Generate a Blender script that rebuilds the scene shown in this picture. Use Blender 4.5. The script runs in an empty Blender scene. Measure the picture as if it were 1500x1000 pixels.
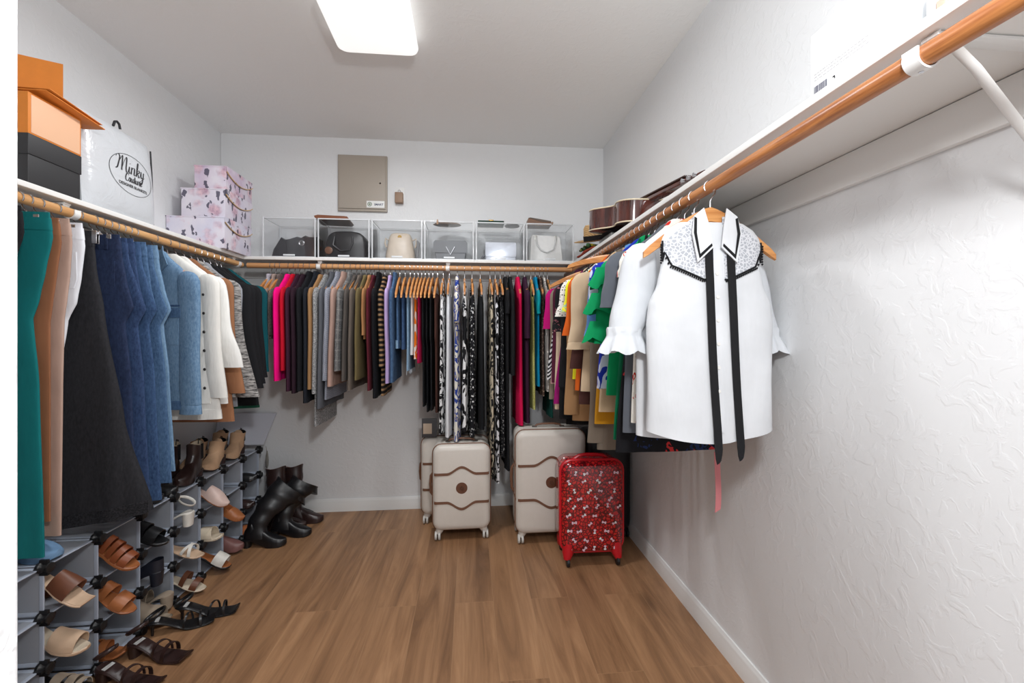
import bpy, bmesh, math, random
from mathutils import Vector, Matrix
random.seed(7)
S = bpy.context.scene
C = S.collection
PI = math.pi

# ------------------------------------------------------------------ camera, world, lights, exposure
YAW = 0.0955
CAMZ = 1.30
cd = bpy.data.cameras.new('camera'); cam = bpy.data.objects.new('camera', cd); C.objects.link(cam)
cd.sensor_width = 36.0; cd.lens = 36.0 * 647 / 1500; cd.shift_y = -11 / 1500; cd.clip_start = 0.02
cam.location = (0, 0, CAMZ); cam.rotation_euler = (PI / 2, 0, -YAW)
S.camera = cam
w = bpy.data.worlds.new('world'); S.world = w; w.use_nodes = True
w.node_tree.nodes['Background'].inputs[0].default_value = (0.93, 0.96, 1.0, 1)
w.node_tree.nodes['Background'].inputs[1].default_value = 0.95
def area(name, loc, aim, size, energy, col=(1, 1, 1)):
    d = bpy.data.lights.new(name, 'AREA'); d.shape = 'DISK'; d.size = size; d.energy = energy; d.color = col
    o = bpy.data.objects.new(name, d); C.objects.link(o); o.location = loc
    o.rotation_euler = (Vector(aim) - Vector(loc)).to_track_quat('-Z', 'Y').to_euler()
    return o
pd = bpy.data.lights.new('flash_light', 'POINT'); pd.energy = 74; pd.shadow_soft_size = 0.10; pd.color = (0.97, 0.985, 1.0)
po = bpy.data.objects.new('flash_light', pd); C.objects.link(po); po.location = (0.22, -0.08, 2.0)
area('ceiling_lamp_light', (-0.44, 2.03, 2.64), (-0.44, 2.03, 0)  , 0.34, 20, (0.97, 0.985, 1.0))
vs = S.view_settings
vs.view_transform = 'Standard'; vs.look = 'None'; vs.exposure = 0.0; vs.gamma = 1.0; vs.use_curve_mapping = False

# ------------------------------------------------------------------ helpers: pixels of a 1500 x 1000 frame to places
ca, sa = math.cos(YAW), math.sin(YAW)
def atY(px, Y):            # the X that is seen at column px on the plane y = Y
    u = (px - 750) / 647
    return Y * (sa + u * ca) / (ca - u * sa)
def atX(px, X):            # the Y that is seen at column px on the plane x = X
    u = (px - 750) / 647
    return X * (ca - u * sa) / (sa + u * ca)
def zat(py, X, Y):
    return CAMZ + (489 - py) / 647 * (X * sa + Y * ca)
def lin(c):
    c = c / 255
    return c / 12.92 if c <= 0.04045 else ((c + 0.055) / 1.055) ** 2.4
def col(c): return (lin(c[0]), lin(c[1]), lin(c[2]), 1)

# ------------------------------------------------------------------ mesh building
class MB:
    def __init__(s): s.v = []; s.f = []
    def add(s, vs, fs, m=None):
        b = len(s.v)
        s.v += [tuple(m @ Vector(p)) if m else tuple(p) for p in vs]
        s.f += [tuple(b + i for i in f) for f in fs]
    def loft(s, rings, cap0=True, cap1=True, m=None, closed=True):
        n = len(rings[0]); vs = [p for r in rings for p in r]; fs = []
        for i in range(len(rings) - 1):
            for j in range(n if closed else n - 1):
                k = (j + 1) % n
                fs.append((i * n + j, i * n + k, (i + 1) * n + k, (i + 1) * n + j))
        if cap0: fs.append(tuple(reversed(range(n))))
        if cap1: fs.append(tuple((len(rings) - 1) * n + j for j in range(n)))
        s.add(vs, fs, m)
    def box(s, c, d, m=None):
        x, y, z = c; a, b, e = d[0] / 2, d[1] / 2, d[2] / 2
        vs = [(x + i * a, y + j * b, z + k * e) for k in (-1, 1) for j in (-1, 1) for i in (-1, 1)]
        s.add(vs, [(0, 2, 3, 1), (4, 5, 7, 6), (0, 1, 5, 4), (2, 6, 7, 3), (0, 4, 6, 2), (1, 3, 7, 5)], m)
    def rbox(s, c, d, r=0.004, rc=None, axis='z', m=None, n=4):
        # box with rounded vertical corners (rc) and rounded rims (r); axis = the extrusion direction
        ax = {'x': (1, 2, 0), 'y': (2, 0, 1), 'z': (0, 1, 2)}[axis]
        A, B, H = d[ax[0]] / 2, d[ax[1]] / 2, d[ax[2]] / 2
        rc = max(rc if rc is not None else r, r * 1.01)
        def ring(ins, h):
            R = max(rc - ins, 1e-4); pts = []
            for cx, cy, a0 in ((A - rc, B - rc, 0), (-A + rc, B - rc, 1), (-A + rc, -B + rc, 2), (A - rc, -B + rc, 3)):
                for i in range(n + 1):
                    t = (a0 + i / n) * PI / 2
                    q = [0, 0, 0]
                    q[ax[0]] = c[ax[0]] + cx + R * math.cos(t); q[ax[1]] = c[ax[1]] + cy + R * math.sin(t); q[ax[2]] = c[ax[2]] + h
                    pts.append(tuple(q))
            return pts
        rings = []
        for i in range(4):
            t = i / 3 * PI / 2; rings.append(ring(r * (1 - math.sin(t)), -H + r * (1 - math.cos(t))))
        for i in range(4):
            t = i / 3 * PI / 2; rings.append(ring(r * (1 - math.cos(t)), H - r + r * math.sin(t)))
        s.loft(rings, m=m)
    def tube(s, pts, r, n=8, closed=False, m=None, flat=1.0):
        pts = [Vector(p) for p in pts]; N = len(pts)
        rs = r if isinstance(r, (list, tuple)) else [r] * N
        up = None; rings = []
        for i, p in enumerate(pts):
            if closed: t = pts[(i + 1) % N] - pts[i - 1]
            else: t = pts[min(i + 1, N - 1)] - pts[max(i - 1, 0)]
            t.normalize()
            if up is None:
                up = Vector((0, 0, 1)) if abs(t.z) < 0.9 else Vector((0, 1, 0))
            up = (up - t * up.dot(t)).normalized(); sd = t.cross(up)
            rings.append([p + (up * math.cos(2 * PI * j / n) * flat + sd * math.sin(2 * PI * j / n)) * rs[i] for j in range(n)])
        if closed:
            rings.append(rings[0]); s.loft(rings, False, False, m)
        else: s.loft(rings, True, True, m)
    def lathe(s, prof, c=(0, 0, 0), n=24, m=None, axis='z'):
        rings = []
        for r, h in prof:
            ring = []
            for j in range(n):
                a = 2 * PI * j / n; x, y = r * math.cos(a), r * math.sin(a)
                q = {'z': (x, y, h), 'y': (x, -h, y), 'x': (h, x, y)}[axis]
                ring.append((c[0] + q[0], c[1] + q[1], c[2] + q[2]))
            rings.append(ring)
        s.loft(rings, m=m)
    def prism(s, poly, h0, h1, axis='z', m=None):
        f = {'z': lambda a, b, h: (a, b, h), 'y': lambda a, b, h: (a, h, b), 'x': lambda a, b, h: (h, a, b)}[axis]
        s.loft([[f(a, b, h0) for a, b in poly], [f(a, b, h1) for a, b in poly]], m=m)
    def grid(s, fn, nu, nv, th=None, m=None):
        # fn(u, v) -> (point, normal); a slab of thickness th along the normal
        P = [[fn(i / nu, j / nv) for j in range(nv + 1)] for i in range(nu + 1)]
        idx = lambda i, j: i * (nv + 1) + j
        vs = [tuple(P[i][j][0]) for i in range(nu + 1) for j in range(nv + 1)]
        fs = [(idx(i, j), idx(i + 1, j), idx(i + 1, j + 1), idx(i, j + 1)) for i in range(nu) for j in range(nv)]
        if th:
            b = len(vs)
            vs += [tuple(Vector(P[i][j][0]) - Vector(P[i][j][1]) * th) for i in range(nu + 1) for j in range(nv + 1)]
            fs += [tuple(b + k for k in reversed(f)) for f in fs]
            rim = [idx(i, 0) for i in range(nu + 1)] + [idx(nu, j) for j in range(1, nv + 1)] + [idx(i, nv) for i in range(nu - 1, -1, -1)] + [idx(0, j) for j in range(nv - 1, 0, -1)]
            for k in range(len(rim)):
                a, c = rim[k], rim[(k + 1) % len(rim)]
                fs.append((a, b + a, b + c, c))
        s.add(vs, fs, m)

def obj(name, mb, mat, parent=None, loc=None, rot=None, sharp=42):
    me = bpy.data.meshes.new(name); me.from_pydata(mb.v, [], mb.f); me.update()
    bm = bmesh.new(); bm.from_mesh(me); bmesh.ops.recalc_face_normals(bm, faces=bm.faces[:]); bm.to_mesh(me); bm.free()
    me.shade_smooth(); me.set_sharp_from_angle(angle=math.radians(sharp))
    me.materials.append(mat)
    o = bpy.data.objects.new(name, me); C.objects.link(o)
    if parent: o.parent = parent
    if loc: o.location = loc
    if rot: o.rotation_euler = rot
    return o
def tag(o, label, cat, group=None):
    o['label'] = label; o['category'] = cat
    if group: o['group'] = group
    return o
def thing(name, label, cat, loc=(0, 0, 0), rot=(0, 0, 0), group=None):
    o = bpy.data.objects.new(name, None); C.objects.link(o); o.empty_display_size = 0.05
    o.location = loc; o.rotation_euler = rot if isinstance(rot, (tuple, list)) else (0, 0, rot)
    return tag(o, label, cat, group)
def copy_thing(o, parent=None):
    c = o.copy(); C.objects.link(c)
    if parent: c.parent = parent
    for ch in o.children: copy_thing(ch, c)
    return c
def struct(name, mb, mat):
    o = obj(name, mb, mat); o['kind'] = 'structure'; return o
def R(d): return math.radians(d)

# ------------------------------------------------------------------ materials
class NT:
    def __init__(s, name):
        s.m = bpy.data.materials.new(name); s.m.use_nodes = True; s.t = s.m.node_tree; s.n = s.t.nodes
        s.b = s.n['Principled BSDF']
        s.tc = s.n.new('ShaderNodeTexCoord')
    def new(s, typ, ins=None, **kw):
        nd = s.n.new(typ)
        for k, v in kw.items(): setattr(nd, k, v)
        for k, v in (ins or {}).items():
            if hasattr(v, 'links'): s.t.links.new(v, nd.inputs[k])
            else: nd.inputs[k].default_value = v
        return nd
    def map(s, scale=(1, 1, 1), loc=(0, 0, 0), rot=(0, 0, 0)):
        return s.new('ShaderNodeMapping', {'Vector': s.tc.outputs['Object'], 'Scale': scale, 'Location': loc, 'Rotation': rot}).outputs[0]
    def noise(s, vec, scale, detail=2.0, rough=0.5, dist=0.0):
        return s.new('ShaderNodeTexNoise', {'Vector': vec, 'Scale': scale, 'Detail': detail, 'Roughness': rough, 'Distortion': dist}).outputs['Fac']
    def ramp(s, fac, stops, const=False):
        r = s.new('ShaderNodeValToRGB', {'Fac': fac}); e = r.color_ramp.elements
        r.color_ramp.interpolation = 'CONSTANT' if const else 'LINEAR'
        while len(e) < len(stops): e.new(0.5)
        for el, (p, c) in zip(e, stops): el.position = p; el.color = c if len(c) == 4 else col(c)
        return r.outputs['Color']
    def mix(s, fac, a, b, mode='MIX'):
        m = s.n.new('ShaderNodeMix'); m.data_type = 'RGBA'; m.blend_type = mode
        for i, v in ((0, fac), (6, a), (7, b)):
            if hasattr(v, 'links'): s.t.links.new(v, m.inputs[i])
            elif i and len(v) == 3: m.inputs[i].default_value = col(v)
            else: m.inputs[i].default_value = v
        return m.outputs[2]
    def bump(s, h, strength, dist):
        b = s.new('ShaderNodeBump', {'Height': h, 'Strength': strength, 'Distance': dist})
        s.t.links.new(b.outputs[0], s.b.inputs['Normal'])
    def color(s, c):
        if hasattr(c, 'links'): s.t.links.new(c, s.b.inputs['Base Color'])
        else: s.b.inputs['Base Color'].default_value = col(c)
    def set(s, **kw):
        for k, v in kw.items(): s.b.inputs[k.replace('_', ' ')].default_value = v
        return s
def M(name, c, rough=0.5, metal=0.0, var=0.0, **kw):
    t = NT(name); t.set(Roughness=rough, Metallic=metal, **kw)
    if var:
        f = t.noise(t.map(), 35, 3)
        t.color(t.mix(f, tuple(max(0, x * (1 - var)) for x in c), tuple(min(255, x * (1 + var)) for x in c)))
    else: t.color(c)
    return t.m
W = (238, 238, 236); K = (24, 24, 26)
def cloth(name, c1, pat=None, c2=None, c3=None, sc=1.0, rough=0.88, wr=0.35, loc=None):
    t = NT(name); t.set(Roughness=rough)
    t.b.inputs['Specular IOR Level'].default_value = 0.25
    L = loc or (random.uniform(-3, 3), random.uniform(-3, 3), random.uniform(-3, 3))
    base = t.map(loc=L)
    dk = lambda c, k: tuple(max(0, min(255, x * k)) for x in c)
    if pat is None:
        c = t.mix(t.noise(base, 9, 3), dk(c1, 0.93), dk(c1, 1.06))
    elif pat == 'denim':
        f = t.noise(t.map((150, 150, 60), L), 1, 4, 0.65)
        g = t.noise(t.map((9, 9, 3), L), 1, 4, 0.6, 0.5)
        c = t.mix(t.ramp(f, [(0.3, (0, 0, 0)), (0.75, (255, 255, 255))]), c1, c2 or dk(c1, 1.35))
        c = t.mix(t.ramp(g, [(0.4, (0, 0, 0)), (0.72, (170, 170, 170))]), c, c2 or dk(c1, 1.35))
    elif pat == 'tweed':
        f = t.noise(base, 170 * sc, 2, 0.7)
        c = t.ramp(f, [(0.36, c1), (0.5, tuple((a + b) / 2 for a, b in zip(c1, c2))), (0.64, c2)])
    elif pat == 'melange':
        f = t.noise(t.map((35 * sc, 35 * sc, 210 * sc), L), 1, 3, 0.6)
        c = t.ramp(f, [(0.38, c1), (0.62, c2)])
    elif pat == 'plaid':
        f = t.noise(base, 220, 2, 0.6)
        c = t.ramp(f, [(0.4, c1), (0.62, c2)])
        for d in ('X', 'Z'):
            wv = t.new('ShaderNodeTexWave', {'Vector': base, 'Scale': 5.0 * sc}, bands_direction=d).outputs['Fac']
            c = t.mix(t.ramp(wv, [(0.93, (0, 0, 0)), (0.96, (150, 150, 150))]), c, c3 or dk(c2, 1.5))
    elif pat == 'houndstooth':
        f = t.new('ShaderNodeTexChecker', {'Vector': t.map(loc=L, rot=(0.3, 0.8, 0.2)), 'Scale': 130 * sc, 'Color1': col(c1), 'Color2': col(c2)}).outputs['Color']
        c = f
    elif pat == 'stripe':
        wv = t.new('ShaderNodeTexWave', {'Vector': t.map(), 'Scale': 10 * sc}, bands_direction='Z').outputs['Fac']
        c = t.ramp(wv, [(0.0, c1), (0.62, c2)], True)
    elif pat == 'zebra':
        wv = t.new('ShaderNodeTexWave', {'Vector': base, 'Scale': 24 * sc, 'Distortion': 7.0, 'Detail': 1.5, 'Detail Scale': 0.4}, bands_direction='DIAGONAL').outputs['Fac']
        c = t.ramp(wv, [(0.0, c1), (0.5, c2)], True)
    elif pat == 'leaf':
        f = t.noise(t.map((1, 1, 0.6), L), 15 * sc, 1.0, 0.5, 1.6)
        st = [(0.0, c1), (0.5, c2)]
        if c3: st = [(0.0, c1), (0.47, c2), (0.60, c3), (0.66, c2)]
        c = t.ramp(f, st, True)
    elif pat == 'dots':
        f = t.new('ShaderNodeTexVoronoi', {'Vector': base, 'Scale': 42 * sc}).outputs['Distance']
        c = t.ramp(f, [(0.0, c2), (0.3, c1)], True)
    elif pat == 'floral':
        nz = t.new('ShaderNodeTexNoise', {'Vector': base, 'Scale': 22 * sc, 'Detail': 1.0})
        mv = t.new('ShaderNodeMixRGB', {0: 0.12, 1: base, 2: nz.outputs['Color']}, blend_type='ADD') if False else None
        vv = t.new('ShaderNodeVectorMath', {0: base, 1: nz.outputs['Color']}, operation='MULTIPLY_ADD') if False else None
        v = t.new('ShaderNodeTexVoronoi', {'Vector': base, 'Scale': 26 * sc, 'Randomness': 1.0})
        sep = t.new('ShaderNodeSeparateColor', {'Color': v.outputs['Color']}).outputs[0]
        cc = t.ramp(sep, [(0.0, c1), (0.55, c2), (0.8, c3 or c2)], True)
        ed = t.ramp(t.noise(base, 60 * sc, 1, 0.5, 1.0), [(0, (0, 0, 0)), (0.52, (255, 255, 255))], True)
        c = t.mix(ed, c1, cc)
    elif pat == 'lace':
        v = t.new('ShaderNodeTexVoronoi', {'Vector': base, 'Scale': 75 * sc}, feature='DISTANCE_TO_EDGE').outputs['Distance']
        c = t.ramp(v, [(0.0, c1), (0.12, c2)], True)
    elif pat == 'tile':
        a = t.new('ShaderNodeTexWave', {'Vector': base, 'Scale': 4.2 * sc, 'Distortion': 3.0, 'Detail': 1.0}, wave_type='RINGS').outputs['Fac']
        c = t.ramp(a, [(0.0, c3), (0.12, c2), (0.3, c1), (0.62, c2), (0.8, c1)], True)
    t.color(c)
    if wr:
        h = t.noise(t.map((16, 16, 5), L), 1, 3, 0.55)
        t.bump(h, wr, 0.012)
    return t.m

wall_m = None
t = NT('wall_paint'); t.set(Roughness=0.62); t.color((230, 231, 232))
h = t.ramp(t.noise(t.map(), 22, 4, 0.55, 0.8), [(0.5, (0, 0, 0)), (0.58, (255, 255, 255))]); t.bump(h, 0.16, 0.004); wall_m = t.m
t = NT('ceiling_paint'); t.set(Roughness=0.9); t.color((244, 244, 243))
h = t.ramp(t.noise(t.map(), 26, 4, 0.55, 0.8), [(0.5, (0, 0, 0)), (0.6, (255, 255, 255))]); t.bump(h, 0.14, 0.004); ceil_m = t.m
trim_m = M('white_trim_paint', (236, 236, 234), 0.4)
shelf_m = M('shelf_paint', (234, 233, 230), 0.45)
# floor: oak planks running away from the door
t = NT('oak_planks'); t.set(Roughness=0.42)
rot = (0, 0, PI / 2)
bk = t.new('ShaderNodeTexBrick', {'Vector': t.map(rot=rot, loc=(0.3, 0.07, 0)), 'Color1': (0.2, 0.2, 0.2, 1), 'Color2': (0.8, 0.8, 0.8, 1), 'Mortar': (0, 0, 0, 1),
    'Scale': 1.0, 'Mortar Size': 0.0012, 'Mortar Smooth': 0.1, 'Bias': 0.0, 'Brick Width': 1.35, 'Row Height': 0.185}, offset=0.37, offset_frequency=2)
pl = t.new('ShaderNodeSeparateColor', {'Color': bk.outputs['Color']}).outputs[0]
sh = t.new('ShaderNodeCombineXYZ', {'X': pl, 'Y': pl, 'Z': pl}).outputs[0]
v2 = t.new('ShaderNodeVectorMath', {0: t.map((9.0, 0.75, 1)), 1: t.new('ShaderNodeVectorMath', {0: sh, 1: (17, 9, 5)}, operation='MULTIPLY').outputs[0]}, operation='ADD').outputs[0]
g1 = t.noise(v2, 1.3, 6, 0.62, 1.2)
v3 = t.new('ShaderNodeVectorMath', {0: t.map((70, 2.2, 1)), 1: t.new('ShaderNodeVectorMath', {0: sh, 1: (31, 3, 5)}, operation='MULTIPLY').outputs[0]}, operation='ADD').outputs[0]
g2 = t.noise(v3, 1.6, 4, 0.6)
c = t.ramp(g1, [(0.27, (88, 60, 40)), (0.42, (134, 97, 67)), (0.57, (163, 122, 87)), (0.75, (188, 146, 108))])
c = t.mix(t.ramp(g2, [(0.35, (110, 110, 110)), (0.6, (0, 0, 0))]), c, (96, 66, 44))
c = t.mix(0.28, c, t.ramp(pl, [(0.0, (104, 73, 49)), (1.0, (196, 150, 110))]))
kn = t.new('ShaderNodeTexVoronoi', {'Vector': t.map((4.6, 1.35, 1), (0.4, 0.2, 0)), 'Scale': 1.0}).outputs['Distance']
c = t.mix(t.ramp(kn, [(0.03, (225, 225, 225)), (0.17, (0, 0, 0))]), c, (62, 40, 26))
c = t.mix(t.new('ShaderNodeMath', {0: bk.outputs['Fac'], 1: 0.55}, operation='MULTIPLY').outputs[0], c, (176, 138, 102))
t.color(c); t.bump(g2, 0.05, 0.002); floor_m = t.m

def wood(name, c1, c2, axis='X', rough=0.38, sc=1.0):
    t = NT(name); t.set(Roughness=rough)
    s = {'X': (3, 60, 60), 'Y': (60, 3, 60), 'Z': (60, 60, 3)}[axis]
    f = t.noise(t.map(tuple(k * sc for k in s)), 1, 4, 0.6)
    t.color(t.ramp(f, [(0.32, c2), (0.62, c1)])); return t.m
rod_y = wood('pine_rod_pale', (216, 170, 116), (188, 132, 80), 'Y', 0.35)
rod_o = wood('pine_rod_orange', (200, 134, 80), (138, 78, 42), 'Y', 0.32, 1.4)
rod_x = wood('pine_rod_across', (208, 158, 110), (178, 122, 76), 'X', 0.35)
hang_m = wood('hanger_wood', (212, 152, 92), (182, 116, 62), 'X', 0.35)
steel = M('chrome_wire', (205, 205, 208), 0.25, 1.0)
white_pl = M('white_enamel', (235, 235, 233), 0.4)
black_pl = M('black_plastic', (22, 22, 24), 0.45)
gold = M('gold_metal', (206, 170, 104), 0.25, 1.0)

# ------------------------------------------------------------------ the room
XL, XR, YB, ZC = -1.779, 1.034, 3.352, 2.74
b = MB(); b.box((-0.37, 1.3, -0.05), (3.2, 4.6, 0.1)); struct('floor', b, floor_m)
b = MB(); b.box((-0.37, 1.76, ZC + 0.05), (3.2, 3.7, 0.1)); struct('ceiling', b, ceil_m)
b = MB(); b.box((XL - 0.06, 1.76, ZC / 2), (0.12, 3.4, ZC)); struct('wall_left', b, wall_m)
b = MB(); b.box((XR + 0.06, 1.46, ZC / 2), (0.12, 4.0, ZC)); struct('wall_right', b, wall_m)
b = MB(); b.box((-0.37, YB + 0.06, ZC / 2), (2.813, 0.12, ZC)); struct('wall_back', b, wall_m)
b = MB(); b.rbox((-1.0295, 0.2415, ZC / 2), (1.499, 0.13, ZC), 0.006, 0.006); struct('wall_front', b, wall_m)
def base(name, p0, p1, nrm):
    prof = [(0, 0), (0.014, 0), (0.014, 0.062), (0.012, 0.068), (0.0125, 0.074), (0.009, 0.08), (0.006, 0.09), (0, 0.09)]
    b = MB(); b.loft([[(p[0] + nrm[0] * a, p[1] + nrm[1] * a, z) for a, z in prof] for p in (p0, p1)]); struct(name, b, trim_m)
base('baseboard_left', (XL, 0.28), (XL, YB), (1, 0)); base('baseboard_back', (XL, YB), (XR, YB), (0, -1)); base('baseboard_right', (XR, -0.4), (XR, YB), (-1, 0))
SZ = 1.81      # shelf top
def cleat(n, c, d):
    b = MB(); b.rbox(c, d, 0.002); struct('trim_%d' % n, b, trim_m)
cleat(1, (XL + 0.009, 1.815, SZ - 0.066), (0.018, 3.07, 0.088)); cleat(2, (-0.3725, YB - 0.009, SZ - 0.066), (2.775, 0.018, 0.088)); cleat(3, (XR - 0.009, 1.5, SZ - 0.066), (0.018, 3.7, 0.088))
b = MB(); b.rbox((XL + 0.1525, 1.815, SZ - 0.01), (0.305, 3.07, 0.02), 0.002); tag(obj('wall_shelf', b, shelf_m), 'white wall shelf above the jeans, holding the orange and flowered boxes', 'shelf', 'white wall shelves')
b = MB(); b.rbox((-0.3725, YB - 0.1525, SZ - 0.01), (2.2, 0.305, 0.02), 0.002); tag(obj('wall_shelf', b, shelf_m), 'white wall shelf under the row of clear acrylic boxes', 'shelf', 'white wall shelves')
b = MB(); b.rbox((XR - 0.1525, 1.5, SZ - 0.01), (0.305, 3.7, 0.02), 0.002); tag(obj('wall_shelf', b, shelf_m), 'white wall shelf carrying the guitar and straw hat', 'shelf', 'white wall shelves')
RZ = 1.75; XLR, YBR, XRR = -1.48, 3.05, 0.734; RR = 0.0175
def rod(p0, p1, m, label):
    b = MB(); b.tube([tuple(p0[i] + (p1[i] - p0[i]) * k / 8 for i in range(3)) for k in range(9)], RR, 20)
    tag(obj('closet_rod', b, m), label, 'closet rod', 'wooden closet rods')
rod((XLR, 0.3, RZ), (XLR, 3.03, RZ), rod_y, 'pale wooden closet rod holding jeans and trousers under the flowered boxes')
rod((XLR + 0.03, YBR, RZ), (XRR - 0.02, YBR, RZ), rod_x, 'pale wooden closet rod under the acrylic boxes, holding blazers and dresses')
rod((XRR, -0.3, RZ), (XRR, 3.33, RZ), rod_o, 'orange-brown wooden closet rod holding the white tie blouse')
# shelf and rod bracket: arm under the shelf, strut to the wall, hook round the rod; local x = away from the wall, y along it
def bracket_proto(label):
    t = thing('shelf_bracket', label, 'bracket', group='white shelf and rod brackets')
    b = MB(); b.rbox((0.15, 0, -0.005), (0.27, 0.028, 0.006), 0.001); b.rbox((0.021, 0, -0.14), (0.005, 0.028, 0.27), 0.001); obj('arm', b, white_pl, t)
    b = MB(); b.tube([(0.024, 0, -0.25), (0.1, 0, -0.16), (0.2, 0, -0.05), (0.245, 0, -0.012)], 0.009, 8, flat=0.4); obj('strut', b, white_pl, t)
    b = MB(); r0 = RR + 0.001; r1 = RR + 0.0045; pts = []
    for a in range(-200, 20, 12): pts.append((r1 * math.cos(R(a)), r1 * math.sin(R(a))))
    pts += [(r1, 0.012), (r0, 0.012)]
    for a in range(12, -206, -12): pts.append((r0 * math.cos(R(a)), r0 * math.sin(R(a))))
    b.prism([(0.299 + x, -0.04 + z) for x, z in pts], -0.013, 0.013, 'y')
    b.rbox((0.299 - 0.0195, 0, -0.016), (0.004, 0.026, 0.034), 0.001); obj('rod_hook', b, white_pl, t)
    b = MB(); b.lathe([(0.004, 0), (0.003, 0.0015)], (0.299, 0, -0.0625), 8); obj('screw', b, steel, t)
    return t
bp = bracket_proto('white rod bracket over the white jeans on the wall shelf side')
spots = [((XL, 1.80), 0, 'white rod bracket above the white jeans'), ((XL, 2.98), 0, 'white rod bracket beside the corner, below the flowered boxes'),
    ((atY(467, YBR), YB), -90, 'white rod bracket below the box with the black dome handbag'), ((atY(656, YBR), YB), -90, 'white rod bracket below the box with the grey V handbag'),
    ((XR, 0.655), 180, 'white rod bracket on the bare rod near the white carton'), ((XR, 0.30), 180, 'white rod bracket nearest the door, its strut at the picture edge')]
for i, ((x, y), a, l) in enumerate(spots):
    o = bp if i == 0 else copy_thing(bp)
    o.location = (x, y, SZ - 0.02); o.rotation_euler = (0, 0, R(a)); o['label'] = l
# ceiling lamp
lt = thing('ceiling_light', 'square frosted flush ceiling light with rounded corners', 'ceiling light', (-0.44, 2.03, ZC))
b = MB(); b.rbox((0, 0, -0.012), (0.27, 0.27, 0.024), 0.003, 0.02); obj('mount', b, white_pl, lt)
t = NT('frosted_diffuser'); t.set(Roughness=0.25); t.color((245, 245, 245)); t.b.inputs['Emission Color'].default_value = (1, 0.99, 0.97, 1); t.b.inputs['Emission Strength'].default_value = 0.7
b = MB()
def lamp_ring(hw, z): 
    rc = 0.045; pts = []
    for cx, cy, a0 in ((1, 1, 0), (-1, 1, 1), (-1, -1, 2), (1, -1, 3)):
        for i in range(6):
            q = (a0 + i / 5) * PI / 2; pts.append((cx * (hw - rc) + rc * math.cos(q), cy * (hw - rc) + rc * math.sin(q), z))
    return pts
b.loft([lamp_ring(0.12, -0.026), lamp_ring(0.178, -0.03), lamp_ring(0.189, -0.04), lamp_ring(0.192, -0.055), lamp_ring(0.188, -0.068), lamp_ring(0.15, -0.077), lamp_ring(0.08, -0.08)])
obj('diffuser', b, t.m, lt)
# ------------------------------------------------------------------ hangers (origin at the rod centre, x across the rod, z up)
def hook_mb():
    b = MB(); r = RR + 0.0022; pts = []
    for a in range(-35, 215, 25): pts.append((r * math.cos(R(a)), 0, r * math.sin(R(a))))
    pts += [(-r * 0.75, 0, -0.021), (-0.004, 0, -0.034), (0, 0, -0.044), (0, 0, -0.078)]
    b.tube(pts, 0.0022, 6); return b
def arm_z(x): return -0.086 - 0.12 * (abs(x) / 0.205) ** 1.35
def arms_mb(k=1.0):
    b = MB(); rings = []
    for i in range(25):
        x = (-0.212 + 0.424 * i / 24) * k; e = 1 - max(0, (abs(x) / k - 0.2) / 0.02)
        hh = ((0.024 if k == 1 else 0.019) - (0.010 if k == 1 else 0.006) * abs(x) / 0.2) * (0.6 + 0.4 * e); hd = 0.0065 * (0.6 + 0.4 * e); z = arm_z(x)
        rings.append([(x, hd * (1 if abs(math.cos(t)) > 0.3 else 0.6) * (1 if math.cos(t) > 0 else -1) if abs(math.cos(t)) > 1e-6 else 0, z + hh * math.sin(t)) for t in [2 * PI * k / 10 + 0.3 for k in range(10)]])
    b.loft(rings); return b
def hanger_proto(kind):
    t = thing('clothes_hanger', 'hanger', 'hanger')
    obj('hook', hook_mb(), steel, t)
    if kind != 'bar': obj('arms', arms_mb(0.84 if kind == 'wood' else 1.0), hang_m, t)
    if kind == 'clip':
        b = MB(); b.tube([(-0.17, 0, arm_z(0.17)), (-0.17, 0, -0.2), (-0.15, 0, -0.212), (0.15, 0, -0.212), (0.17, 0, -0.2), (0.17, 0, arm_z(0.17))], 0.002, 6); obj('bar', b, steel, t)
        zc = -0.212
    if kind == 'bar':
        b = MB(); b.tube([(0, 0, -0.06), (0, 0, -0.07)], 0.005, 8); b.tube([(-0.085, 0, -0.07), (0.085, 0, -0.07)], 0.003, 8); obj('bar', b, steel, t)
        zc = -0.07
    if kind in ('clip', 'bar'):
        for sx in ((-0.085, 0.085) if kind == 'clip' else (-0.062, 0.062)):
            b = MB(); b.rbox((sx, -0.006, zc - 0.012), (0.018, 0.003, 0.05), 0.001); b.rbox((sx, 0.006, zc - 0.012), (0.018, 0.003, 0.05), 0.001); b.box((sx, 0, zc + 0.006), (0.012, 0.011, 0.006))
            obj('clip', b, steel, t)
    return t
HP = {k: hanger_proto(k) for k in ('wood', 'wide', 'clip', 'bar')}
USED = set()
def hanger(kind, loc, rz, label, group):
    o = HP[kind] if kind not in USED else copy_thing(HP[kind]); USED.add(kind)
    o.location = loc; o.rotation_euler = (0, 0, rz); o['label'] = label; o['group'] = group
    return o

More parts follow.
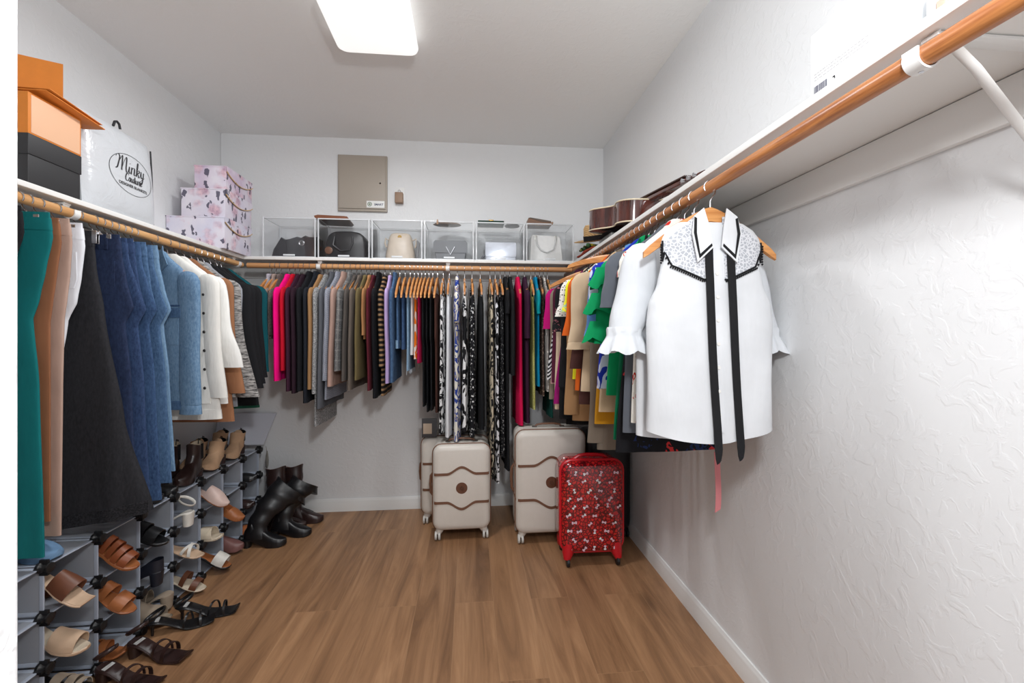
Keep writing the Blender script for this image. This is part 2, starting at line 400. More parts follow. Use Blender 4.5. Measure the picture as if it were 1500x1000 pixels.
# ------------------------------------------------------------------ garments
PHASE = [0.0]     # neighbours sway alike
class Drape:
    # a hanging body of cloth: levels (z, x0, x1, half depth); the cloth sways in vertical folds that grow towards the hem
    def __init__(s, lev, K=28.0, amp=0.004, ph=0.0, p=2.6, tilt=0.0, top=0.15, curve=0.0):
        s.curve = curve; s.capped = lev[0][0] < -0.069 or lev[0][2] > 0.06
        s.lev = lev; s.K = K; s.amp = amp; s.ph = ph; s.p = p; s.tilt = tilt; s.z0 = lev[0][0]; s.z1 = lev[-1][0]; s.top = top
    def at(s, z):
        L = s.lev
        if z >= L[0][0]: return L[0][1:]
        for a, b in zip(L, L[1:]):
            if z >= b[0]:
                t = (a[0] - z) / (a[0] - b[0] + 1e-9); t = t * t * (3 - 2 * t) * 0.5 + t * 0.5
                return tuple(p + (q - p) * t for p, q in zip(a[1:], b[1:]))
        return L[-1][1:]
    def sway(s, x, z):
        t = min(1, max(0, (s.z0 - z) / (s.z0 - s.z1)))
        A = s.amp * max(0, (t - s.top)) / (1 - s.top)
        return A * (math.sin(s.K * x + s.ph) + 0.5 * math.sin(2.3 * s.K * x + 2 * s.ph + 1))
    def y(s, x, z, side):
        x0, x1, hd = s.at(z); xc, hw = (x0 + x1) / 2, (x1 - x0) / 2
        q = min(1, abs((x - xc) / hw))
        return side * hd * (1 - q ** s.p) ** (1 / s.p) + s.sway(x, z)
    def mesh(s, n=36, zs=None, rows=22):
        b = MB(); zl = sorted(set([l[0] for l in s.lev] + [s.z0 + (s.z1 - s.z0) * i / rows for i in range(rows + 1)]), reverse=True)
        rings = []
        for z in zl:
            x0, x1, hd = s.at(z); xc, hw = (x0 + x1) / 2, (x1 - x0) / 2; ring = []
            for j in range(n):
                t = 2 * PI * j / n; c, q = math.cos(t), math.sin(t)
                x = xc + hw * math.copysign(abs(c) ** (2 / s.p), c); y = hd * math.copysign(abs(q) ** (2 / s.p), q)
                tt = (s.z0 - z) / (s.z0 - s.z1); ring.append((x, y + s.sway(x, z), z + s.tilt * x * tt - s.curve * tt ** 3 * (1 - ((x - xc) / hw) ** 2)))
            rings.append(ring)
        last = rings[-1]; m = [sum(p[i] for p in last) / n for i in range(3)]
        rings.append([(m[0] + (p[0] - m[0]) * 0.97, m[1] + (p[1] - m[1]) * 0.55, p[2] + 0.006) for p in last])
        rings.append([(m[0] + (p[0] - m[0]) * 0.93, m[1] + (p[1] - m[1]) * 0.4, p[2] + 0.06) for p in last])
        b.loft(rings, s.capped); return b
    def patch(s, b, side, z0, z1, xa, xb, off=0.0022, nu=8, nv=6):
        fa = xa if callable(xa) else (lambda z: xa); fb = xb if callable(xb) else (lambda z: xb)
        def fn(u, v):
            z = z0 + (z1 - z0) * u; x = fa(z) + (fb(z) - fa(z)) * v
            return (x, s.y(x, z, side) + side * off, z + s.tilt * x * (s.z0 - z) / (s.z0 - s.z1)), (0, side, 0)
        b.grid(fn, nu, nv, off + 0.0005)

def shoulder_levels(hw, hd, zb, flare, hdb, waist=0.0):
    k = hw / 0.205
    L = [(-0.058, 0.045, 0.012), (-0.066, 0.06, 0.014), (-0.088, 0.082 * k, hd * 0.8), (-0.108, 0.108 * k, hd * 0.9), (-0.135, 0.145 * k, hd), (-0.165, 0.178 * k, hd), (-0.188, 0.197 * k, hd), (-0.215, hw, hd)]
    L = [(z, -a, a, d) for z, a, d in L]
    m = (-0.215 + zb) / 2
    L += [(-0.30, -hw, hw, hd), (m, -hw + waist - flare * 0.4, hw - waist + flare * 0.4, (hd + hdb) / 2), (zb, -hw - flare, hw + flare, hdb)]
    return L
def sleeve_mb(side, hw, L, r0, r1, hd0, hd1, splay=0.02, puff=0.0, ph=0.0, wr=0.004, zt=-0.158):
    b = MB(); n = 18; rings = []; xc0 = hw - 0.022
    st = [(0.0, 0.25, 0.0), (0.006, 0.6, 0), (0.02, 0.85, 0), (0.045, 1.0, 0)] + [(0.045 + (L - 0.045) * i / 14, 1.0, i / 14) for i in range(1, 15)]
    for d, k, s in st:
        rx = (r0 + (r1 - r0) * s + puff * math.sin(PI * min(1, s * 1.05)) ** 1.0) * k; ry = (hd0 + (hd1 - hd0) * s) * k
        xc = side * (xc0 + 0.010 * min(1, d / 0.06) + splay * s * s * 1.0)
        rx += wr * math.sin(9 * s + ph) * s; dy = 0.35 * wr * math.sin(6.5 * s + ph * 2)
        rings.append([(xc + rx * math.cos(2 * PI * j / n), dy + ry * math.copysign(abs(math.sin(2 * PI * j / n)) ** 0.8, math.sin(2 * PI * j / n)), zt - d - 0.25 * rx * max(0, math.cos(2 * PI * j / n) * side) * (1 - s) * 0) for j in range(n)])
    last = rings[-1]; m = [sum(p[i] for p in last) / n for i in range(3)]
    rings.append([(m[0] + (p[0] - m[0]) * 0.85, m[1] + (p[1] - m[1]) * 0.7, p[2] + 0.004) for p in last])
    rings.append([(m[0] + (p[0] - m[0]) * 0.75, m[1] + (p[1] - m[1]) * 0.5, p[2] + 0.05) for p in last])
    b.loft(rings); return b
def collar_mb(hd, w=0.075, drop=0.05):
    b = MB(); n = 20; rings = []
    for rx, ry, z in ((0.05, 0.011, -0.062), (0.05, 0.012, -0.042), (0.054, 0.014, -0.038), (0.064, hd * 0.85 + 0.002, -0.05), (w, hd * 0.95 + 0.003, -0.05 - drop)):
        rings.append([(rx * math.cos(2 * PI * j / n), ry * math.sin(2 * PI * j / n), z - (0.02 if z < -0.06 and rx > 0.06 else 0) * abs(math.sin(2 * PI * j / n))) for j in range(n)])
    b.loft(rings, False, False); return b
def place(base, rz, label, cat, name, group):
    return thing(name, label, cat, base, rz, group)
def buttons(root, dr, side, x, zs, m, r=0.006):
    for z in zs:
        b = MB(); y = dr.y(x, z, side) + side * 0.003
        b.lathe([(r * 0.9, 0), (r, 0.001), (r * 0.8, 0.003)] if side < 0 else [(r * 0.9, 0), (r, -0.001), (r * 0.8, -0.003)], (x, y, z), 10, axis='y'); obj('button', b, m, root)
def top(root, m, zb, hw=0.2, hd=0.017, sl=None, slm=None, flare=0.02, hdb=None, waist=0.01, amp=0.003, K=26, collar=None, cuff=None, splay=0.02, puff=0, tilt=0, r0=0.058, r1=0.042, slh=None, ruff=None, hem=None, straps=False):
    """top, jacket or dress: body, two sleeves of length sl, collar, cuffs, hem band"""
    ph = PHASE[0]; K = 28; amp = min(amp, 0.004)
    lev = shoulder_levels(hw, hd, zb, flare, hdb or hd * 1.25, waist)
    if straps:
        lev = [(-0.20, -hw * 0.62, hw * 0.62, hd * 0.8), (-0.25, -hw * 0.7, hw * 0.7, hd), (-0.32, -hw * 0.85, hw * 0.85, hd), (zb, -hw - flare, hw + flare, hdb or hd * 1.25)]
    d = Drape(lev, K, amp, ph, tilt=tilt)
    obj('body', d.mesh(rows=14), m, root)
    if straps:
        for sx in (-1, 1):
            b = MB(); b.tube([(sx * 0.095, -0.009, -0.222), (sx * 0.088, -0.0085, -0.13), (sx * 0.086, 0, -0.088), (sx * 0.088, 0.0085, -0.13), (sx * 0.095, 0.009, -0.222)], 0.006, 6, flat=0.5); obj('strap', b, m, root)
    if sl:
        for sx in (-1, 1):
            obj('sleeve', sleeve_mb(sx, hw, sl, r0, r1, hd * 1.0, (slh or hd) * 0.95, splay, puff, ph + sx), slm or m, root)
            if cuff:
                b = MB(); n = 18; zc = -0.158 - sl; xc = sx * (hw - 0.012 + splay)
                cw = cuff[1]
                prof = [(0.0, 1.0), (-0.003, 1.06), (-cw * 0.5, 1.06 + cuff[2] * 0.4), (-cw, 1.06 + cuff[2])]
                b.loft([[(xc + r1 * k * math.cos(2 * PI * j / n) * (1 + (cuff[2] * 0.22 * (math.sin(5 * 2 * PI * j / n)) if z < -0.004 else 0)), hd * k * math.sin(2 * PI * j / n) * 1.02, zc + z + (0.006 * math.sin(10 * PI * j / n) * cuff[2])) for j in range(n)] for z, k in prof], False, False)
                obj('cuff', b, cuff[0], root)
    if collar: obj('collar', collar_mb(hd), collar if collar is not True else m, root)
    if ruff:
        for k, (zr, xr) in enumerate(ruff):
            for sx in (-1, 1):
                b = MB(); rings = []; n = 24
                for dz, kx, ky in ((0.0, 0.8, 0.8), (-0.03, 1.05, 1.05), (-0.075, 1.5, 1.35)):
                    rings.append([(sx * xr + 0.045 * kx * math.cos(2 * PI * j / n) + 0.008 * (kx > 1.2) * math.sin(12 * PI * j / n), hd * ky * math.sin(2 * PI * j / n), zr + dz + 0.012 * (kx > 1.2) * math.cos(8 * PI * j / n + k)) for j in range(n)])
                b.loft(rings, False, False); obj('ruffle', b, m, root)
    if hem:
        b = MB(); z1 = zb; x0, x1, h = d.at(zb + hem[1])
        dr2 = Drape([(zb + hem[1], x0 - 0.002, x1 + 0.002, h + 0.003), (zb - 0.002, d.at(zb)[0] - 0.002, d.at(zb)[1] + 0.002, d.at(zb)[2] + 0.003)], K, amp, ph, tilt=tilt, top=-9)
        obj('hem_band', dr2.mesh(rows=2), hem[0], root)
    return d
def skirt(root, m, zt, zb, w0=0.16, w1=0.2, hd=0.015, hdb=None, amp=0.006, K=34, band=None, tilt=0, fray=None):
    d = Drape([(zt, -w0, w0, hd * 0.7), (zt - 0.05, -w0 - 0.004, w0 + 0.004, hd * 0.9), ((zt + zb) / 2, -(w0 + w1) / 2, (w0 + w1) / 2, hd), (zb, -w1, w1, hdb or hd * 1.2)], 28, min(amp, 0.004), PHASE[0], tilt=tilt)
    obj('panel', d.mesh(rows=12), m, root)
    b = Drape([(zt + 0.004, -w0 - 0.001, w0 + 0.001, hd * 0.75 + 0.002), (zt - 0.035, -w0 - 0.003, w0 + 0.003, hd * 0.85 + 0.002)], K, 0); obj('waistband', b.mesh(rows=2), band or m, root)
    if fray:
        fb = MB()
        for i in range(70):
            x = -w1 + 2 * w1 * random.random(); sd = random.choice((-1, 1)); y = d.y(x, zb + 0.001, sd); l = random.uniform(0.01, 0.03)
            fb.tube([(x, y, zb + 0.004), (x + random.uniform(-.004, .004), y, zb - l)], 0.0009, 4)
        obj('frayed_hem', fb, fray, root)
    return d
def pants(root, m, zt, zb, hip=0.14, crotch=0.155, hem=(-0.075, 0.11), waist=(-0.1, 0.1), hd=0.014, band=True, pocket=None, loops=None, hemm=None, stitch=None, side=-1, tilt=0, amp=0.005, cs=0.03, K=28):
    # trousers folded in half: the seat seam sticks out on one side
    h = zt - zb
    lev = [(zt, waist[0], waist[1], hd * 0.8), (zt - 0.06, waist[0] - 0.003, waist[1] + 0.006, hd), (zt - 0.17, waist[0] - 0.008, hip, hd), (zt - 0.265, waist[0] - 0.008, crotch, hd), (zt - 0.33, waist[0] - 0.004, crotch - cs, hd * 0.95),
        (zt - 0.55, (waist[0] + hem[0]) / 2, (crotch - cs + hem[1]) / 2, hd * 0.85), (zb, hem[0], hem[1], hd * 0.9)]
    d = Drape(lev, K, min(amp, 0.0045), PHASE[0], tilt=tilt)
    obj('legs', d.mesh(rows=24), m, root)
    if band:
        w = Drape([(zt + 0.003, waist[0] - 0.001, waist[1] + 0.001, hd * 0.8 + 0.0025), (zt - 0.038, waist[0] - 0.004, waist[1] + 0.005, hd * 0.95 + 0.0025)], 30, 0); obj('waistband', w.mesh(rows=2), m, root)
    if loops:
        for x in (waist[0] + 0.03, waist[1] - 0.04):
            b = MB(); b.rbox((x, side * (hd + 0.004), zt - 0.018), (0.011, 0.003, 0.046), 0.001); obj('belt_loop', b, m, root)
    if pocket:
        b = MB(); d.patch(b, side, zt - 0.085, zt - 0.215, lambda z: waist[0] + 0.05 + 0.3 * max(0, (zt - 0.185 - z)), lambda z: waist[1] - 0.012 - 0.3 * max(0, (zt - 0.185 - z)), 0.003); obj('back_pocket', b, m, root)
    if stitch:
        b = MB(); d.patch(b, side, zt - 0.06, zb + 0.03, lambda z: (d.at(z)[0] + d.at(z)[1]) / 2 - 0.003 - 0.01, lambda z: (d.at(z)[0] + d.at(z)[1]) / 2 - 0.01, 0.0025, 20, 1); obj('side_seam', b, stitch, root)
    if hemm:
        b = Drape([(zb + 0.03, d.at(zb + 0.03)[0] - 0.001, d.at(zb + 0.03)[1] + 0.001, hd * 0.9 + 0.002), (zb - 0.001, hem[0] - 0.002, hem[1] + 0.002, hd * 0.9 + 0.002)], 30, d.amp, d.ph, tilt=tilt, top=-9); b.tilt = 0
        if not tilt: obj('hem', b.mesh(rows=2), hemm, root)
    return d
# ------------------------------------------------------------------ cloths
def short(s, n):
    w_ = s.split()[:n]
    while w_[-1] in ('the', 'in', 'of', 'and', 'with', 'between', 'to', 'a', 'before', 'after', 'over', 'under', 'its', 'at', 'on', 'beside', 'behind'): w_.pop()
    return ' '.join(w_)
def cl(n, *a, **k): return cloth(n + '_cloth', *a, **k)
white_c = cl('white', (224, 226, 229)); black_c = cl('black', (26, 26, 29)); cream_c = cl('cream', (228, 224, 216))
den = [cl('denim_%d' % i, c, 'denim', c2, wr=0.5) for i, (c, c2) in enumerate([((26, 34, 58), (46, 60, 92)), ((32, 46, 78), (62, 84, 122)), ((36, 56, 90), (72, 100, 138)), ((44, 70, 106), (88, 118, 152)), ((82, 114, 146), (126, 156, 184)), ((104, 136, 164), (152, 178, 200))])]
GL, GB, GR = 'hangers on the rod above the jeans', 'hangers on the rod under the acrylic boxes', 'hangers on the rod with the white tie blouse'

# ------------------------------------------------------------------ rod over the shoe rack
def left(Y, kind, name, label, cat, hl, yaw=0):
    PHASE[0] = Y * 5
    t = thing(name, label, cat, (XLR, Y, RZ), R(yaw), 'clothes on the rod above the shoe rack')
    hanger(kind, (XLR, Y, RZ), R(yaw), hl, GL); return t
r = left(1.505, 'bar', 'trousers', 'black trousers half hidden by the white door wall, before the teal trousers', 'trousers', 'clip hanger of the black trousers beside the door wall')
pants(r, black_c, -0.075, -1.1, hip=.075, crotch=.045, hem=(-.1, .02), cs=.015)
r = left(1.60, 'bar', 'trousers', 'teal green trousers folded on a clip hanger next to the door wall', 'trousers', 'clip hanger of the teal trousers')
teal_c = cl('teal', (12, 106, 108)); pants(r, teal_c, -0.07, -1.185, hip=0.085, crotch=0.066, hem=(-0.1, 0.085), hd=0.014, cs=.02)
r = left(1.632, 'bar', 'trousers', 'chestnut brown trousers squeezed between teal and nude trousers', 'trousers', 'clip hanger of the chestnut brown trousers')
pants(r, cl('chestnut', (142, 94, 66)), -0.08, -1.08, hip=0.092, crotch=0.08, hem=(-0.1, 0.075), hd=0.011, cs=.008)
r = left(1.672, 'bar', 'trousers', 'nude pink-beige trousers hanging between brown trousers and white jeans', 'trousers', 'clip hanger of the nude trousers')
pants(r, cl('nude', (178, 150, 136)), -0.072, -1.145, hip=0.10, crotch=0.09, hem=(-0.08, 0.075), hd=0.013, cs=.008)
r = left(1.735, 'bar', 'jeans', 'white jeans with back pocket, hanging before the black wide trousers', 'jeans', 'clip hanger of the white jeans')
pants(r, cl('white_denim', (222, 224, 230), wr=0.6), -0.072, -1.0, hip=0.085, crotch=0.07, hem=(-0.09, -0.03), hd=0.016, waist=(-0.1, 0.09), pocket=1, loops=1)
r = left(1.825, 'bar', 'trousers', 'black denim wide-leg trousers with frayed hem over the shoe rack', 'trousers', 'clip hanger of the black wide-leg trousers')
bd = cl('black_denim', (30, 30, 33), 'denim', (46, 46, 50), wr=0.6)
d = Drape([(-0.08, -0.08, 0.055, 0.012), (-0.2, -0.1, 0.064, 0.018), (-0.36, -0.13, 0.09, 0.024), (-0.8, -0.125, 0.165, 0.03), (-1.17, -0.075, 0.262, 0.034)], 26, 0.007, 1.0, tilt=0.16)
obj('legs', d.mesh(rows=26), bd, r)
d2 = Drape([(-1.135, -0.082, 0.254, 0.037), (-1.178, -0.076, 0.265, 0.038)], 26, 0.007, 1.0, tilt=0.0, top=-9); d2.tilt = 0
b = MB()
def hemfn(u, v):
    x = -0.07 + 0.325 * u; z = -1.125 - 0.048 * v
    return (x, d.y(x, -1.15, -1) - 0.0035, z + 0.16 * x), (0, -1, 0)
b.grid(hemfn, 20, 3, 0.003); obj('frayed_hem', b, cl('black_hem', (22, 22, 25), 'tweed', (48, 48, 52)), r)
b = Drape([(-0.076, -0.081, 0.056, 0.015), (-0.118, -0.088, 0.059, 0.018)], 26, 0); obj('waistband', b.mesh(rows=2), bd, r)
jl = [('darkest indigo jeans, first behind the black wide-leg trousers', 0, -1.15), ('indigo jeans with pale back pocket stitching, second behind the black wide trousers', 1, -1.165), ('mid indigo jeans, third behind the black wide-leg trousers', 1, -1.16),
    ('blue jeans in the very middle of the row of seven jeans', 2, -1.15), ('blue jeans, third in front of the denim jacket', 3, -1.14), ('washed blue jeans, second in front of the denim jacket', 3, -1.10), ('palest blue jeans directly in front of the denim jacket', 4, -1.06)]
for i, (l, k, zb) in enumerate(jl):
    Y = 1.893 + 0.0355 * i
    r = left(Y, 'bar', 'jeans', l, 'jeans', 'clip hanger of the %s jeans counted from the black wide-leg trousers' % ('first', 'second', 'third', 'fourth', 'fifth', 'sixth', 'seventh')[i])
    r['group'] = 'jeans on the rod above the shoe rack'
    dc = (0.0, 0.022, -0.006, 0.016, -0.01, 0.012, 0.004)[i]
    pants(r, den[k], -0.078 - 0.006 * (i % 2), zb, hip=0.125 + dc * .6, crotch=0.15 + dc, hem=(-0.03 - dc, 0.165 + dc), hd=0.0135, K=13, pocket=1, loops=1, hemm=den[k], stitch=den[min(5, k + 1)], amp=0.006)
# denim jacket
r = left(2.235, 'wood', 'denim_jacket', 'light blue denim jacket with flap chest pocket, hanging after the jeans', 'jacket', 'wooden hanger inside the denim jacket', -13)
d = top(r, den[4], -0.80, hw=0.19, hd=0.022, sl=0.62, slh=0.024, r0=0.06, r1=0.05, splay=0.012, flare=0.0, collar=None, hem=(den[3], 0.04), cuff=(den[4], 0.045, 0.05))
b = MB(); d.patch(b, -1, -0.33, -0.375, 0.06, 0.155, 0.006); obj('pocket_flap', b, den[3], r)
b = MB(); d.patch(b, -1, -0.36, -0.50, lambda z: 0.07 - 0.1 * max(0, -0.46 - z), lambda z: 0.145 - 0.5 * max(0, -0.46 - z) * 0.3, 0.003); obj('chest_pocket', b, den[4], r)
b = MB(); d.patch(b, -1, -0.315, -0.322, 0.03, 0.19, 0.004, 2, 8); obj('yoke_seam', b, den[2], r)
b = MB()
for sx in (-1, 1):
    b.loft([[(sx * 0.045, -0.004, -0.035), (sx * 0.075, -0.03, -0.075), (sx * 0.105, -0.038, -0.13), (sx * 0.055, -0.04, -0.175), (sx * 0.03, -0.03, -0.16), (sx * 0.04, -0.018, -0.08)],
            [(sx * 0.046, -0.0, -0.039), (sx * 0.075, -0.024, -0.08), (sx * 0.103, -0.031, -0.13), (sx * 0.055, -0.034, -0.172), (sx * 0.032, -0.025, -0.155), (sx * 0.042, -0.012, -0.082)]])
obj('collar', b, den[4], r)
buttons(r, d, -1, 0.0, [-0.25 - 0.1 * k for k in range(5)], steel, 0.008)
# white cardigan with dark buttons
knit = cl('white_knit', (226, 224, 218), wr=0.5)
r = left(2.325, 'wood', 'cardigan', 'white cardigan with a line of dark buttons beside the denim jacket', 'cardigan', 'wooden hanger inside the white buttoned cardigan', -11)
d = top(r, knit, -0.865, hw=0.23, hd=0.024, sl=0.60, r0=0.058, r1=0.045, splay=0.05, flare=0.055, amp=0.006, hem=(knit, 0.05), tilt=0.02)
b = MB(); d.patch(b, -1, -0.21, -0.79, lambda z: 0.18 + 0.03 * (-z), lambda z: 0.22 + 0.03 * (-z), 0.004, 20, 3); obj('placket', b, knit, r)
for k in range(6):
    z = -0.26 - 0.09 * k; x = 0.20 - 0.03 * z; b = MB(); b.lathe([(0.006, 0), (0.0075, 0.001), (0.006, 0.004)], (x, d.y(x, z, -1) - 0.006, z), 10, axis='y'); obj('button', b, M('dark_button', (52, 48, 46), 0.4) if k == 0 else bpy.data.materials['dark_button'], r)
for k in range(3):
    z = -0.58 - 0.07 * k; x = 0.10 - 0.03 * z; b = MB(); b.lathe([(0.006, 0), (0.0075, 0.001), (0.006, 0.004)], (x, d.y(x, z, -1) - 0.004, z), 10, axis='y'); obj('button', b, bpy.data.materials['dark_button'], r)
r = left(2.39, 'wood', 'blouse', 'white blouse with long ruched sleeves, behind the white buttoned cardigan', 'blouse', 'wooden hanger inside the white ruched-sleeve blouse', -8)
top(r, cl('white_crepe', (230, 229, 225), wr=0.7), -0.80, hw=0.21, hd=0.024, sl=0.44, r0=0.06, r1=0.062, splay=0.075, wr=0.012, flare=0.05, amp=0.006) if False else None
ph = 0.3; wc = cl('white_crepe', (230, 229, 225), wr=0.7)
d = Drape(shoulder_levels(0.21, 0.024, -0.80, 0.06, 0.026, 0.0), 28, 0.004, PHASE[0]); obj('body', d.mesh(rows=14), wc, r)
for sx in (-1, 1): obj('sleeve', sleeve_mb(sx, 0.21, 0.46, 0.06, 0.064, 0.022, 0.024, 0.085, 0.012, sx * 0.5, 0.012), wc, r)
r = left(2.455, 'wood', 'coat', 'tan brown coat between white ruched blouse and grey marled cardigan', 'coat', 'wooden hanger inside the tan brown coat', -5)
top(r, cl('tan_brown', (150, 104, 74)), -0.905, hw=0.21, hd=0.02, sl=0.60, splay=0.075, flare=0.05)
r = left(2.515, 'wood', 'cardigan', 'grey marled knit cardigan hanging after the tan brown coat', 'cardigan', 'wooden hanger inside the grey marled cardigan', -2)
mel = cl('grey_marl', (70, 68, 68), 'melange', (176, 173, 170)); top(r, mel, -0.79, hw=0.205, hd=0.022, sl=0.63, splay=0.10, r0=0.06, r1=0.06, flare=0.03)
r = left(2.572, 'wood', 'sweater', 'light grey sweater peeking out below the grey marled cardigan', 'sweater', 'wooden hanger inside the light grey sweater', 0)
top(r, cl('pale_grey', (150, 153, 160)), -0.85, hw=0.185, hd=0.018, sl=0.5, flare=0.02)
r = left(2.625, 'wood', 'blazer', 'black blazer hanging next to the grey marled cardigan', 'blazer', 'wooden hanger inside the black blazer next to the grey marl', 3)
top(r, black_c, -0.74, hw=0.205, hd=0.022, sl=0.6, splay=0.08, r0=0.06, flare=0.03)
r = left(2.69, 'wood', 'blouse', 'black long blouse with green inner hem above the tan booties', 'blouse', 'wooden hanger inside the black blouse with green hem', 2)
top(r, black_c, -0.875, hw=0.20, hd=0.022, sl=0.58, splay=0.07, flare=0.06, hem=(cl('bottle_green', (14, 60, 44)), 0.012))
r = left(2.755, 'wood', 'blazer', 'black jacket between the green-hemmed blouse and the teal blazer', 'blazer', 'wooden hanger inside the black jacket next to teal', 1)
top(r, black_c, -0.72, hw=0.205, hd=0.021, sl=0.55, splay=0.05, flare=0.03)
r = left(2.80, 'wood', 'blazer', 'dark teal blazer at the corner end of the rod over the shoe rack', 'blazer', 'wooden hanger inside the dark teal blazer', 0)
top(r, cl('deep_teal', (6, 74, 82)), -0.70, hw=0.215, hd=0.024, sl=0.52, splay=0.03, r0=0.062, flare=0.0)

